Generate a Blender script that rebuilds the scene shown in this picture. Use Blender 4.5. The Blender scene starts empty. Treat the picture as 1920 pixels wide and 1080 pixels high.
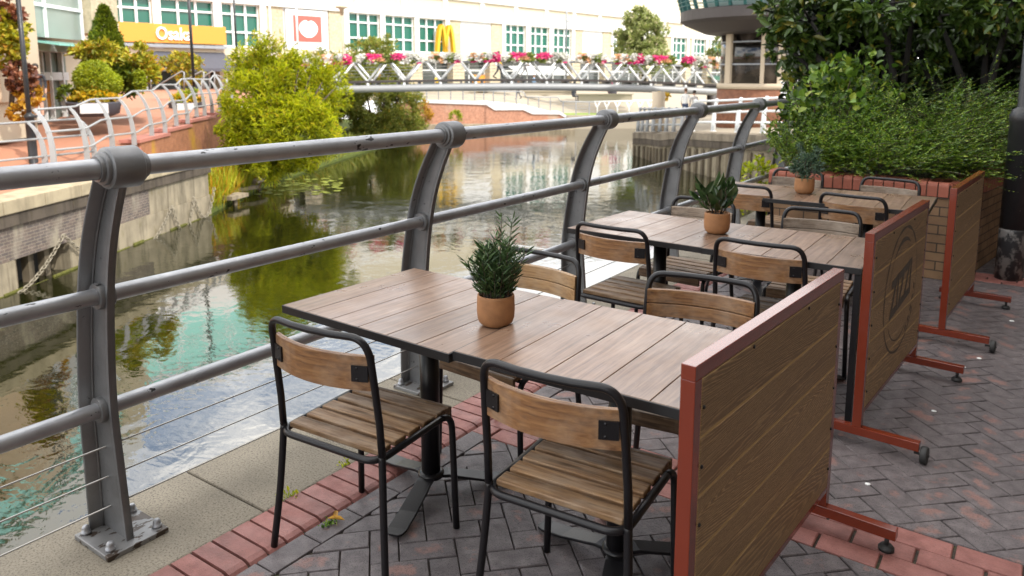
import bpy, math, random
import numpy as np
from mathutils import Vector, Matrix, Quaternion

random.seed(7)
RNG = np.random.default_rng(11)
S = bpy.context.scene
C = S.collection
rad = math.radians
V = Vector

# ------------------------------------------------------------------ camera
H = 1.65
FPX, PITCH, YAW = 1423.67, 0.151614, 0.612585
CAM = V((0, 0, H))
FW = V((-math.sin(YAW) * math.cos(PITCH), math.cos(YAW) * math.cos(PITCH), -math.sin(PITCH)))
RT = V((math.cos(YAW), math.sin(YAW), 0))
UP = RT.cross(FW)
FH = V((-math.sin(YAW), math.cos(YAW), 0))
ZW = -3.1                      # water level


def ray(u, v):
    return FW + RT * ((u - 960) / FPX) + UP * ((360 - v) / FPX)


def onz(u, v, z):
    d = ray(u, v)
    return CAM + d * ((z - H) / d.z)


def ph(u, v, D):               # point seen at (u, v) whose level distance straight ahead is D metres
    d = ray(u, v)
    return CAM + d * (D / d.dot(FH))


def gp(u, D, z):               # point seen in column u, D metres ahead, at height z
    lo, hi = -3000., 3000.
    for _ in range(60):
        m = (lo + hi) / 2
        if ph(u, m, D).z > z: lo = m
        else: hi = m
    return ph(u, lo, D)


cd = bpy.data.cameras.new('camera')
cam = bpy.data.objects.new('camera', cd)
C.objects.link(cam)
cam.location = CAM
cam.rotation_euler = (math.pi / 2 - PITCH, 0, YAW)
cd.sensor_width = 36
cd.lens = FPX * 36 / 1920
cd.shift_y = -180 / 1920
cd.clip_end = 2000
cd.clip_start = 0.05
cd.dof.use_dof = True
cd.dof.focus_distance = 2.9
cd.dof.aperture_fstop = 4.1
S.camera = cam


# ------------------------------------------------------------------ mesh builder
class MB:
    def __init__(s):
        s.v = []; s.f = []; s.sm = []; s.mi = []; s.cur = 0

    def add(s, vs, fs, smooth=False):
        o = len(s.v)
        s.v.extend([tuple(x) for x in vs])
        for f in fs:
            s.f.append(tuple(i + o for i in f)); s.sm.append(smooth); s.mi.append(s.cur)
        return s

    def box(s, c, size, M=None, rz=0.0):
        x, y, z = size[0] / 2, size[1] / 2, size[2] / 2
        vs = [V((a, b, d)) for a in (-x, x) for b in (-y, y) for d in (-z, z)]
        if rz: M = Matrix.Rotation(rz, 3, 'Z')
        if M is not None: vs = [M @ p for p in vs]
        c = V(c)
        s.add([p + c for p in vs], [(0, 1, 3, 2), (4, 6, 7, 5), (0, 4, 5, 1), (2, 3, 7, 6), (0, 2, 6, 4), (1, 5, 7, 3)])
        return s

    def b2(s, a, b):            # axis box by two corners
        a, b = V(a), V(b)
        return s.box((a + b) / 2, [abs(q) for q in (b - a)])

    def tube(s, pts, r, seg=10, caps=True, closed=False, smooth=True):
        pts = [V(p) for p in pts]
        n = len(pts)
        rr = r if isinstance(r, (list, tuple)) else [r] * n
        tang = []
        for i in range(n):
            if closed: t = pts[(i + 1) % n] - pts[i - 1]
            else: t = pts[min(i + 1, n - 1)] - pts[max(i - 1, 0)]
            tang.append(t.normalized() if t.length > 1e-9 else V((0, 0, 1)))
        a = tang[0].orthogonal().normalized()
        if abs(tang[0].z) < 0.95:
            a = (V((0, 0, 1)) - tang[0] * tang[0].z).normalized()
        vs = []
        for i in range(n):
            if i:
                q = tang[i - 1].rotation_difference(tang[i]); a = q @ a
            b = tang[i].cross(a)
            for k in range(seg):
                th = 2 * math.pi * k / seg
                vs.append(pts[i] + (a * math.cos(th) + b * math.sin(th)) * rr[i])
        fs = []
        m = n if closed else n - 1
        for i in range(m):
            j = (i + 1) % n
            for k in range(seg):
                k2 = (k + 1) % seg
                fs.append((i * seg + k, i * seg + k2, j * seg + k2, j * seg + k))
        s.add(vs, fs, smooth)
        if caps and not closed:
            o = len(s.v) - len(vs)
            s.f.append(tuple(o + k for k in range(seg))[::-1]); s.sm.append(False); s.mi.append(s.cur)
            s.f.append(tuple(o + (n - 1) * seg + k for k in range(seg))); s.sm.append(False); s.mi.append(s.cur)
        return s

    def lathe(s, prof, c=(0, 0, 0), seg=28, smooth=True, axis='Z'):
        c = V(c); vs = []; fs = []
        for r, z in prof:
            for k in range(seg):
                th = 2 * math.pi * k / seg
                p = V((r * math.cos(th), r * math.sin(th), z))
                if axis == 'Y': p = V((p.x, p.z, -p.y))
                if axis == 'X': p = V((p.z, p.x, p.y))
                vs.append(p + c)
        for i in range(len(prof) - 1):
            for k in range(seg):
                k2 = (k + 1) % seg
                fs.append((i * seg + k, i * seg + k2, (i + 1) * seg + k2, (i + 1) * seg + k))
        fs.append(tuple(range(seg))[::-1])
        fs.append(tuple((len(prof) - 1) * seg + k for k in range(seg)))
        s.add(vs, fs, smooth)
        return s

    def prism(s, poly, d, smooth=False):   # poly: 3-D points of one face, d: extrusion vector
        poly = [V(p) for p in poly]; d = V(d); n = len(poly)
        vs = poly + [p + d for p in poly]
        fs = [tuple(range(n))[::-1], tuple(range(n, 2 * n))]
        fs += [(i, (i + 1) % n, n + (i + 1) % n, n + i) for i in range(n)]
        s.add(vs, fs, smooth)
        return s

    def grid(s, rows, smooth=False):       # rows of equal-length point lists
        n = len(rows[0]); vs = [p for r in rows for p in r]
        fs = [(i * n + k, i * n + k + 1, (i + 1) * n + k + 1, (i + 1) * n + k) for i in range(len(rows) - 1) for k in range(n - 1)]
        s.add(vs, fs, smooth)
        return s

    def build(s, name, m, parent=None, bevel=0, seg=2, recalc=True):
        me = bpy.data.meshes.new(name)
        vs = s.v
        if parent is not None:
            inv = WM(parent).inverted()
            vs = [tuple(inv @ V(p)) for p in vs]
        me.from_pydata(vs, [], s.f)
        me.polygons.foreach_set('use_smooth', s.sm)
        ms = m if isinstance(m, (list, tuple)) else [m]
        for q in ms: me.materials.append(q)
        if len(ms) > 1: me.polygons.foreach_set('material_index', s.mi)
        me.update()
        o = bpy.data.objects.new(name, me)
        C.objects.link(o)
        if parent is not None: o.parent = parent
        if bevel:
            b = o.modifiers.new('Bevel', 'BEVEL'); b.width = bevel; b.segments = seg
            b.limit_method = 'ANGLE'; b.angle_limit = rad(40)
        return o


def WM(o):
    m = Matrix.LocRotScale(o.location, o.rotation_euler, o.scale)
    return WM(o.parent) @ m if o.parent else m


def tag(o, label=None, cat=None, group=None, kind=None):
    if label: o['label'] = label
    if cat: o['category'] = cat
    if group: o['group'] = group
    if kind: o['kind'] = kind
    return o


def thing(name, label, cat, loc=(0, 0, 0), rz=0, group=None):
    o = bpy.data.objects.new(name, None)
    o.empty_display_size = .2
    C.objects.link(o); o.location = loc; o.rotation_euler = (0, 0, rz)
    return tag(o, label, cat, group)


def struct(o):
    o['kind'] = 'structure'; return o


def dup(o, loc=None, rz=None, label=None, parent=None):
    c = o.copy(); C.objects.link(c)
    if parent is not None: c.parent = parent
    if loc is not None: c.location = loc
    if rz is not None: c.rotation_euler = (0, 0, rz)
    if label: c['label'] = label
    for ch in o.children: dup(ch, parent=c)
    return c


def arc(p0, p1, p2, n=6):                  # quadratic bend
    p0, p1, p2 = V(p0), V(p1), V(p2)
    return [p0 * (1 - t) ** 2 + p1 * 2 * t * (1 - t) + p2 * t * t for t in [i / n for i in range(n + 1)]]


def spline(pts, n=6):                      # Catmull-Rom
    P = [V(p) for p in pts]; P = [P[0] * 2 - P[1]] + P + [P[-1] * 2 - P[-2]]
    out = []
    for i in range(1, len(P) - 2):
        for k in range(n):
            t = k / n
            out.append(.5 * ((2 * P[i]) + (P[i + 1] - P[i - 1]) * t + (2 * P[i - 1] - 5 * P[i] + 4 * P[i + 1] - P[i + 2]) * t * t + (3 * P[i] - P[i - 1] - 3 * P[i + 1] + P[i + 2]) * t ** 3))
    out.append(P[-2]); return out


def textmesh(body, size, extrude=.01, offset=0.0):
    cu = bpy.data.curves.new('lettering', 'FONT')
    cu.body = body; cu.size = size; cu.extrude = extrude; cu.offset = offset
    cu.align_x = 'CENTER'; cu.align_y = 'CENTER'; cu.resolution_u = 3
    o = bpy.data.objects.new('lettering', cu); C.objects.link(o)
    dg = bpy.context.evaluated_depsgraph_get()
    me = bpy.data.meshes.new_from_object(o.evaluated_get(dg))
    bpy.data.objects.remove(o); bpy.data.curves.remove(cu)
    return me


def leafmesh(name, P, A, N, L, W, m, parent=None, fold=.12, mi=None):
    """many leaf blades: base points P, directions A, normals N (numpy), lengths L, widths W"""
    n = len(P)
    A = A / np.linalg.norm(A, axis=1, keepdims=True)
    X = np.cross(A, N); X /= (np.linalg.norm(X, axis=1, keepdims=True) + 1e-9)
    Nn = np.cross(X, A)
    L = np.broadcast_to(L, (n,))[:, None]; W = np.broadcast_to(W, (n,))[:, None]
    vs = np.empty((n, 6, 3))
    vs[:, 0] = P
    vs[:, 1] = P + A * L * .35 + X * W * .5 + Nn * L * fold
    vs[:, 2] = P + A * L * .75 + X * W * .38 + Nn * L * fold * .6
    vs[:, 3] = P + A * L - Nn * L * fold * .8
    vs[:, 4] = P + A * L * .75 - X * W * .38 + Nn * L * fold * .6
    vs[:, 5] = P + A * L * .35 - X * W * .5 + Nn * L * fold
    vs = vs.reshape(-1, 3)
    if parent is not None:
        inv = np.array(WM(parent).inverted())
        vs = vs @ inv[:3, :3].T + inv[:3, 3]
    me = bpy.data.meshes.new(name)
    b = (np.arange(n) * 6)[:, None]
    q = np.concatenate([b + np.array([0, 1, 2, 3]), b + np.array([0, 3, 4, 5])], axis=1).reshape(-1)
    me.vertices.add(n * 6); me.vertices.foreach_set('co', vs.astype(np.float32).ravel())
    me.loops.add(n * 8); me.loops.foreach_set('vertex_index', q.astype(np.int32))
    me.polygons.add(n * 2)
    me.polygons.foreach_set('loop_start', (np.arange(n * 2) * 4).astype(np.int32))
    me.polygons.foreach_set('loop_total', np.full(n * 2, 4, np.int32))
    ms = m if isinstance(m, (list, tuple)) else [m]
    for k in ms: me.materials.append(k)
    if mi is not None: me.polygons.foreach_set('material_index', np.repeat(mi, 2).astype(np.int32))
    me.update(); me.validate()
    o = bpy.data.objects.new(name, me); C.objects.link(o)
    if parent is not None: o.parent = parent
    return o


def unit(n):
    a = RNG.normal(size=(n, 3)); return a / np.linalg.norm(a, axis=1, keepdims=True)


def blob(c, r, n, clumps=40, cl=.28, shell=.55):
    """points through an uneven crown: leaf clumps spread in an ellipsoid"""
    c = np.array(c); r = np.array(r)
    d = unit(clumps); k = RNG.uniform(shell, 1.0, clumps)[:, None]
    ctr = d * k * RNG.uniform(.82, 1.08, (clumps, 1))
    i = RNG.integers(0, clumps, n)
    off = unit(n) * (RNG.uniform(0, 1, n) ** .5)[:, None] * cl * RNG.uniform(.6, 1.3, clumps)[i][:, None]
    p = ctr[i] + off
    out = p / (np.linalg.norm(p, axis=1, keepdims=True) + 1e-6)
    return c + p * r, out


def crown(name, blobs, size, m, parent, aspect=.45, droop=.0, clumps=40, cl=.28, up=.3, outw=.8, jit=1.0, fold=.12):
    Ps, As = [], []
    for c, r, n in blobs:
        p, o = blob(c, r, n, clumps, cl)
        Ps.append(p); As.append(o)
    P = np.concatenate(Ps); O = np.concatenate(As); n = len(P)
    A = O * outw + unit(n) * jit + np.array([0, 0, up - droop])
    N = O * .6 + unit(n) * .7 + np.array([0, 0, .7])
    L = size * RNG.uniform(.65, 1.35, n)
    return leafmesh(name, P, A, N, L, L * aspect, m, parent, fold)
# ------------------------------------------------------------------ materials
class NT:
    def __init__(s, name, base=(.5, .5, .5), rough=.5, metal=0.0, spec=.5):
        s.m = bpy.data.materials.new(name); s.m.use_nodes = True
        s.t = s.m.node_tree; s.b = s.t.nodes['Principled BSDF']
        s.set('Base Color', (*base, 1)); s.set('Roughness', rough); s.set('Metallic', metal); s.set('Specular IOR Level', spec)

    def n(s, ty, **kw):
        x = s.t.nodes.new(ty)
        for k, v in kw.items(): setattr(x, k, v)
        return x

    def put(s, sock, val):
        if hasattr(val, 'is_linked') or isinstance(val, bpy.types.NodeSocket): s.t.links.new(val, sock)
        else: sock.default_value = val

    def set(s, k, val): s.put(s.b.inputs[k], val); return s

    def co(s, kind='Object', scale=(1, 1, 1), rot=(0, 0, 0)):
        if kind == 'World': src = s.n('ShaderNodeNewGeometry').outputs['Position']
        else: src = s.n('ShaderNodeTexCoord').outputs[kind]
        mp = s.n('ShaderNodeMapping'); s.t.links.new(src, mp.inputs['Vector'])
        mp.inputs['Scale'].default_value = scale; mp.inputs['Rotation'].default_value = rot
        return mp.outputs[0]

    def noise(s, vec, scale=5, detail=4, rough=.55, dist=0, out='Fac'):
        x = s.n('ShaderNodeTexNoise'); s.t.links.new(vec, x.inputs['Vector'])
        x.inputs['Scale'].default_value = scale; x.inputs['Detail'].default_value = detail
        x.inputs['Roughness'].default_value = rough; x.inputs['Distortion'].default_value = dist
        return x.outputs[out]

    def vor(s, vec, scale=5, feature='F1', out='Distance', randomness=1.0):
        x = s.n('ShaderNodeTexVoronoi', feature=feature); s.t.links.new(vec, x.inputs['Vector'])
        x.inputs['Scale'].default_value = scale; x.inputs['Randomness'].default_value = randomness
        return x.outputs[out]

    def wave(s, vec, scale=5, dist=2, detail=2, dscale=1, ty='BANDS', direction='X', prof='SIN'):
        x = s.n('ShaderNodeTexWave', wave_type=ty, wave_profile=prof)
        if ty == 'BANDS': x.bands_direction = direction
        else: x.rings_direction = direction
        s.t.links.new(vec, x.inputs['Vector'])
        x.inputs['Scale'].default_value = scale; x.inputs['Distortion'].default_value = dist
        x.inputs['Detail'].default_value = detail; x.inputs['Detail Scale'].default_value = dscale
        return x.outputs['Fac']

    def ramp(s, fac, stops, interp='LINEAR'):
        x = s.n('ShaderNodeValToRGB'); s.t.links.new(fac, x.inputs[0]); cr = x.color_ramp
        cr.interpolation = interp
        while len(cr.elements) < len(stops): cr.elements.new(.5)
        for e, (p, c) in zip(cr.elements, stops):
            e.position = p
            e.color = (*c, 1) if hasattr(c, '__len__') else (c, c, c, 1)
        return x.outputs[0]

    def math(s, op, a, b=0.0, c=None, clamp=False):
        x = s.n('ShaderNodeMath', operation=op, use_clamp=clamp)
        s.put(x.inputs[0], a); s.put(x.inputs[1], b)
        if c is not None: s.put(x.inputs[2], c)
        return x.outputs[0]

    def mix(s, fac, a, b, mode='MIX'):
        x = s.n('ShaderNodeMix', data_type='RGBA', blend_type=mode)
        s.put(x.inputs[0], fac)
        for k, v in ((6, a), (7, b)):
            s.put(x.inputs[k], (*v, 1) if isinstance(v, tuple) and len(v) == 3 else v)
        return x.outputs[2]

    def bump(s, h, strength=.3, dist=.01, normal=None):
        x = s.n('ShaderNodeBump'); s.t.links.new(h, x.inputs['Height'])
        x.inputs['Strength'].default_value = strength; x.inputs['Distance'].default_value = dist
        if normal is not None: s.t.links.new(normal, x.inputs['Normal'])
        s.t.links.new(x.outputs[0], s.b.inputs['Normal']); return x.outputs[0]

    def island(s): return s.n('ShaderNodeNewGeometry').outputs['Random Per Island']

    def objrand(s): return s.n('ShaderNodeObjectInfo').outputs['Random']


def plain(name, base, rough=.5, metal=0.0, var=.12, scale=6, bump=.15, spec=.5):
    k = NT(name, base, rough, metal, spec)
    co = k.co('World')
    nz = k.noise(co, scale, 5)
    k.set('Base Color', k.mix(k.math('MULTIPLY', nz, var * 3, clamp=True), tuple(min(1, c * (1 + var)) for c in base), tuple(c * (1 - var * 1.6) for c in base)))
    if bump: k.bump(k.noise(co, scale * 9, 4), bump, .004)
    return k.m


def painted_metal(name, base, chip=(.03, .03, .03), amount=.64, rough=.42, metal=.35):
    k = NT(name, base, rough, metal)
    co = k.co('World')
    ch = k.noise(k.co('World', (1, .45, 1)), 34, 3, .6)
    area = k.noise(co, 3.2, 2)
    f = k.math('ADD', ch, k.math('MULTIPLY', k.math('SUBTRACT', area, .5), .35))
    mask = k.ramp(f, [(amount, 0.0), (amount + .015, 1.0)])
    dirt = k.ramp(k.noise(co, 9, 6), [(.3, .82), (.7, 1.08)])
    col = k.mix(1.0, base, dirt, 'MULTIPLY')
    k.set('Base Color', k.mix(mask, col, chip))
    k.set('Roughness', k.ramp(k.noise(co, 22, 4), [(.3, rough - .08), (.7, rough + .12)]))
    k.bump(k.math('SUBTRACT', k.math('MULTIPLY', k.noise(co, 120, 3), .35), mask), .35, .002)
    return k.m


def leafmat(name, stops, trans=.35, rough=.42, tint=None):
    k = NT(name, (.1, .2, .03), rough)
    col = k.ramp(k.island(), stops)
    big = k.ramp(k.noise(k.co('World'), 1.1, 3), [(.32, .72), (.68, 1.22)])
    col = k.mix(1.0, col, big, 'MULTIPLY')
    k.set('Base Color', col)
    tr = k.n('ShaderNodeBsdfTranslucent'); k.t.links.new(col, tr.inputs['Color'])
    mx = k.n('ShaderNodeMixShader'); mx.inputs[0].default_value = trans
    k.t.links.new(k.b.outputs[0], mx.inputs[1]); k.t.links.new(tr.outputs[0], mx.inputs[2])
    k.t.links.new(mx.outputs[0], k.t.nodes['Material Output'].inputs['Surface'])
    return k.m


def brickmat(name, c1, c2, mortar, scale=1.0, bw=.215, bh=.065, ms=.01, rough=.85, vec=None, stain=None):
    """walls: courses run level; the wall's own horizontal is x+y in its local frame"""
    k = NT(name, c1, rough, 0, .3)
    g = k.n('ShaderNodeNewGeometry'); sp = k.n('ShaderNodeSeparateXYZ'); k.t.links.new(g.outputs['Position'], sp.inputs[0])
    sn = k.n('ShaderNodeSeparateXYZ'); k.t.links.new(g.outputs['True Normal'], sn.inputs[0])
    # horizontal along the wall = cross(up, normal)
    h = k.math('SUBTRACT', k.math('MULTIPLY', sp.outputs[1], sn.outputs[0]), k.math('MULTIPLY', sp.outputs[0], sn.outputs[1]))
    cb = k.n('ShaderNodeCombineXYZ'); k.put(cb.inputs[0], h); k.put(cb.inputs[1], sp.outputs[2])
    b = k.n('ShaderNodeTexBrick'); k.t.links.new(cb.outputs[0], b.inputs['Vector'])
    b.inputs['Scale'].default_value = 1.0 / scale
    b.inputs['Brick Width'].default_value = bw; b.inputs['Row Height'].default_value = bh + ms; b.inputs['Mortar Size'].default_value = ms * .5
    b.inputs['Mortar Smooth'].default_value = .1; b.inputs['Bias'].default_value = 0
    b.inputs['Color1'].default_value = (*c1, 1); b.inputs['Color2'].default_value = (*c2, 1); b.inputs['Mortar'].default_value = (*mortar, 1)
    co = k.co('World')
    col = k.mix(1.0, b.outputs[0], k.ramp(k.noise(co, 5, 6), [(.25, .7), (.75, 1.25)]), 'MULTIPLY')
    if stain:
        sc, lo, hi, scale2 = stain
        col = k.mix(k.ramp(k.noise(k.co('World', (1, 1, .35)), scale2, 5), [(lo, 0.0), (hi, 1.0)]), col, sc)
    k.set('Base Color', col)
    k.bump(k.math('ADD', k.math('MULTIPLY', b.outputs[1], -1.0), k.math('MULTIPLY', k.noise(co, 60, 4), .5)), .4, .006)
    return k.m


M = {}
M['rail'] = painted_metal('grey_paint', (.33, .34, .36), amount=.668, rough=.36, metal=.5)
M['post'] = painted_metal('grey_post_paint', (.165, .168, .172), amount=.70, rough=.42, metal=.4)
M['plate'] = painted_metal('worn_plate_paint', (.22, .22, .22), (.055, .04, .03), amount=.56, rough=.42, metal=.4)
M['cable'] = plain('steel_wire', (.35, .35, .34), .35, .9, .1, 20, 0)
M['black'] = plain('black_metal', (.007, .0065, .008), .34, 0, .2, 20, .1, .35)
M['blackedge'] = plain('black_edge', (.008, .008, .009), .42, 0, .2, 20, .1)
M['whitepaint'] = plain('white_paint', (.72, .73, .72), .45, 0, .08, 3, .05)
M['silver'] = plain('silver_paint', (.30, .305, .305), .45, .2, .1, 3, .05)
M['lamp'] = painted_metal('lamp_post_paint', (.018, .018, .02), (.28, .27, .25), amount=.72, rough=.4, metal=.1)


def lampbase():
    k = NT('worn_lamp_base', (.02, .02, .02), .5)
    co = k.co('World', (1, 1, .7))
    m = k.ramp(k.noise(co, 13, 6, .65), [(.49, 0.0), (.57, 1.0)])
    k.set('Base Color', k.mix(m, (.02, .02, .022), (.17, .16, .15)))
    k.bump(k.noise(co, 50, 4), .4, .003)
    return k.m


M['lampbase'] = lampbase()


def slatwood(name, dark, mid, light, axis='X', rough=.55, grain=1.0):
    k = NT(name, mid, rough)
    sc = (4, 55, 55) if axis == 'X' else (55, 4, 55)
    co = k.co('Object', sc)
    g = k.noise(co, 1.3, 5, .6, .6)
    col = k.ramp(g, [(.25, dark), (.5, mid), (.78, light)])
    isl = k.ramp(k.island(), [(0, .6), (1, 1.3)])
    ob = k.ramp(k.objrand(), [(0, .75), (1, 1.2)])
    col = k.mix(1.0, k.mix(1.0, col, isl, 'MULTIPLY'), ob, 'MULTIPLY')
    patch = k.ramp(k.noise(k.co('Object', (3, 9, 3)), 3, 4), [(.42, 0.0), (.7, .55)])
    col = k.mix(patch, col, tuple(.5 * (a + b) for a, b in zip(light, (.33, .30, .26))))
    k.set('Base Color', col)
    k.set('Roughness', k.ramp(g, [(.3, rough + .12), (.7, rough - .1)]))
    k.bump(g, .35, .002)
    return k.m


M['seatwood'] = slatwood('weathered_slat_wood', (.042, .022, .010), (.175, .094, .040), (.36, .225, .11))
M['backwood'] = slatwood('oiled_back_wood', (.060, .026, .011), (.20, .094, .036), (.34, .19, .080), rough=.42)
M['backgrey'] = slatwood('greyed_back_wood', (.10, .075, .055), (.22, .165, .12), (.36, .29, .22), rough=.6)
M['backpale'] = slatwood('pale_grain_back_wood', (.16, .08, .03), (.32, .19, .085), (.46, .3, .15), rough=.45)


def tablewood():
    k = NT('table_plank', (.2, .12, .08), .27, 0, .6)
    co = k.co('Object', (48, 2.4, 10))
    g = k.noise(co, 1.6, 5, .55, .5)
    fine = k.noise(k.co('Object', (260, 9, 30)), 1.0, 3, .5, .3)
    col = k.ramp(g, [(.25, (.11, .066, .043)), (.5, (.195, .12, .079)), (.78, (.285, .188, .128))])
    col = k.mix(k.ramp(fine, [(.33, .4), (.47, 0.0)]), col, (.06, .03, .02))
    isl = k.ramp(k.island(), [(0, .78), (.5, 1.0), (1, 1.18)])
    col = k.mix(1.0, col, isl, 'MULTIPLY')
    # faint scratches and dried rings
    sc = k.noise(k.co('Object', (5, 5, 5), (0, 0, .6)), 9, 2, .5, 3.0)
    col = k.mix(k.ramp(sc, [(.5, 0.0), (.505, .35), (.51, 0.0)]), col, (.42, .33, .27))
    k.set('Base Color', col)
    k.set('Roughness', k.ramp(k.noise(k.co('Object'), 7, 5), [(.3, .25), (.7, .42)]))
    k.bump(k.math('ADD', g, k.math('MULTIPLY', fine, .8)), .22, .0012)
    return k.m


M['table'] = tablewood()


def screenwood():
    k = NT('embossed_cladding', (.15, .09, .05), .5, 0, .35)
    # cathedral grain: stretched, warped rings along the board
    isl = k.island()
    tc = k.n('ShaderNodeTexCoord'); mp = k.n('ShaderNodeMapping'); k.t.links.new(tc.outputs['Object'], mp.inputs['Vector'])
    mp.inputs['Scale'].default_value = (1, .5, 7.0)
    off = k.n('ShaderNodeCombineXYZ'); k.put(off.inputs[0], k.math('MULTIPLY', isl, 31.0)); k.put(off.inputs[1], k.math('MULTIPLY', isl, 7.0)); k.put(off.inputs[2], k.math('MULTIPLY', isl, 3.0))
    ad = k.n('ShaderNodeVectorMath', operation='ADD'); k.t.links.new(mp.outputs[0], ad.inputs[0]); k.t.links.new(off.outputs[0], ad.inputs[1])
    base = k.noise(ad.outputs[0], .62, 1.5, .4, .2)
    fib = k.noise(k.co('Object', (1, 10, 160)), 1.0, 3)
    w = k.math('SINE', k.math('ADD', k.math('MULTIPLY', base, 620.0), k.math('MULTIPLY', fib, 9.0)))
    w2 = k.math('ADD', k.math('MULTIPLY', w, .5), .5)
    w2 = k.math('POWER', w2, 3.0)
    w3 = k.math('ADD', k.math('MULTIPLY', w2, .7), k.math('MULTIPLY', fib, .45))
    col = k.ramp(w3, [(.10, (.135, .083, .040)), (.42, (.235, .15, .074)), (1.0, (.32, .208, .10))])
    col = k.mix(1.0, col, k.ramp(isl, [(0, .9), (1, 1.12)]), 'MULTIPLY')
    k.set('Base Color', col)
    k.bump(w3, .7, .0022)
    return k.m


M['screen'] = screenwood()
M['groove'] = plain('pale_groove', (.40, .27, .11), .6, 0, .15, 9, .1)  # pale colour stands in for light caught on the board chamfers
M['rust'] = plain('rust_red_paint', (.145, .020, .006), .25, 0, .12, 9, .08)
M['rust'].node_tree.nodes['Principled BSDF'].inputs['Coat Weight'].default_value = .5
M['rust'].node_tree.nodes['Principled BSDF'].inputs['Coat Roughness'].default_value = .12
M['rubber'] = plain('black_rubber', (.02, .02, .02), .6, 0, .1, 20, .1)
M['terracotta'] = plain('terracotta', (.31, .145, .058), .75, 0, .3, 26, .3)
M['soil'] = plain('dark_soil', (.03, .022, .015), .9, 0, .3, 40, .5)
M['stain'] = plain('stencil_ink', (.062, .048, .036), .7, 0, .2, 30, .1)


def paver(name, red=False):
    k = NT(name, (.07, .07, .075), .55, 0, .4)
    tc = k.n('ShaderNodeTexCoord'); sp = k.n('ShaderNodeSeparateXYZ'); k.t.links.new(tc.outputs['UV'], sp.inputs[0])
    co = k.co('World')
    sp1 = k.noise(co, 260, 2, .6)
    if red:
        col = k.ramp(k.noise(co, 14, 5), [(.3, (.20, .075, .062)), (.7, (.34, .145, .125))])
        col = k.mix(1.0, col, k.ramp(k.island(), [(0, .78), (1, 1.12)]), 'MULTIPLY')
        col = k.mix(k.ramp(sp1, [(.60, 0.0), (.68, .6)]), col, (.05, .035, .035))
    else:
        e = k.math('MULTIPLY', k.math('MULTIPLY', sp.outputs[0], k.math('SUBTRACT', 1.0, sp.outputs[0])), k.math('MULTIPLY', sp.outputs[1], k.math('SUBTRACT', 1.0, sp.outputs[1])))
        e = k.math('MULTIPLY', e, 16.0)
        r = k.math('ADD', k.math('MULTIPLY', e, .62), k.math('MULTIPLY', k.math('SUBTRACT', k.noise(co, 26, 4), .5), 1.3))
        r = k.math('SUBTRACT', r, k.math('MULTIPLY', k.math('POWER', k.island(), .6), .62))
        msk = k.ramp(r, [(.18, 0.0), (.42, .7)])
        dk = k.ramp(k.noise(co, 20, 5), [(.28, (.078, .066, .068)), (.72, (.165, .143, .145))])
        dk = k.mix(1.0, dk, k.ramp(k.noise(k.co('World', (.9, .9, .9)), 1.3, 3), [(.3, .8), (.7, 1.2)]), 'MULTIPLY')
        col = k.mix(msk, dk, k.mix(k.noise(co, 60, 3), (.24, .10, .085), (.30, .18, .145)))
        col = k.mix(k.ramp(sp1, [(.56, 0.0), (.64, .8)]), col, (.022, .02, .022))
    k.set('Base Color', col)
    k.set('Roughness', k.ramp(k.noise(co, 9, 4), [(.3, .42), (.7, .66)]))
    k.bump(k.math('ADD', k.noise(co, 90, 4), k.math('MULTIPLY', sp1, .7)), .55, .003)
    return k.m


M['paver'] = paver('dark_paver'); M['redpaver'] = paver('red_paver', True)


def bed():
    k = NT('joint_sand', (.03, .025, .02), .95)
    co = k.co('World')
    moss = k.ramp(k.noise(co, 4.5, 6, .7), [(.55, 0.0), (.64, 1.0)])
    k.set('Base Color', k.mix(moss, k.ramp(k.noise(co, 90, 4), [(.3, (.014, .012, .010)), (.75, (.075, .055, .04))]), (.06, .075, .018)))
    k.bump(k.noise(co, 160, 4), .8, .004)
    return k.m


M['bed'] = bed()


def stone(name, c, speck=.5):
    k = NT(name, c, .8, 0, .3)
    co = k.co('World')
    big = k.noise(co, 3.0, 5)
    sp = k.noise(co, 120, 4, .75)
    col = k.ramp(big, [(.28, tuple(x * .72 for x in c)), (.72, tuple(x * 1.14 for x in c))])
    col = k.mix(k.ramp(sp, [(.36, speck), (.50, 0.0)]), col, tuple(x * .28 for x in c))
    col = k.mix(k.ramp(sp, [(.6, 0.0), (.72, speck * .6)]), col, tuple(min(1, x * 1.6) for x in c))
    k.set('Base Color', col)
    k.bump(k.math('ADD', sp, k.math('MULTIPLY', k.noise(co, 40, 4), .8)), .5, .002)
    return k.m


M['stone'] = stone('gritty_stone', (.25, .22, .17), .9)


def concrete(name, c, streak=.5, green=.3):
    k = NT(name, c, .9, 0, .25)
    co = k.co('World')
    st = k.noise(k.co('World', (1.6, 1.6, .16)), 2.2, 6, .65)
    col = k.ramp(k.noise(co, 2.0, 6), [(.28, tuple(x * .7 for x in c)), (.72, tuple(x * 1.15 for x in c))])
    col = k.mix(k.ramp(st, [(.48, 0.0), (.68, streak)]), col, tuple(x * .22 for x in c))
    col = k.mix(k.ramp(k.noise(k.co('World', (1, 1, .5)), 4, 5), [(.58, 0.0), (.7, green)]), col, (.12, .10, .03))
    k.set('Base Color', col)
    k.bump(k.noise(co, 30, 6), .5, .01)
    return k.m


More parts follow.
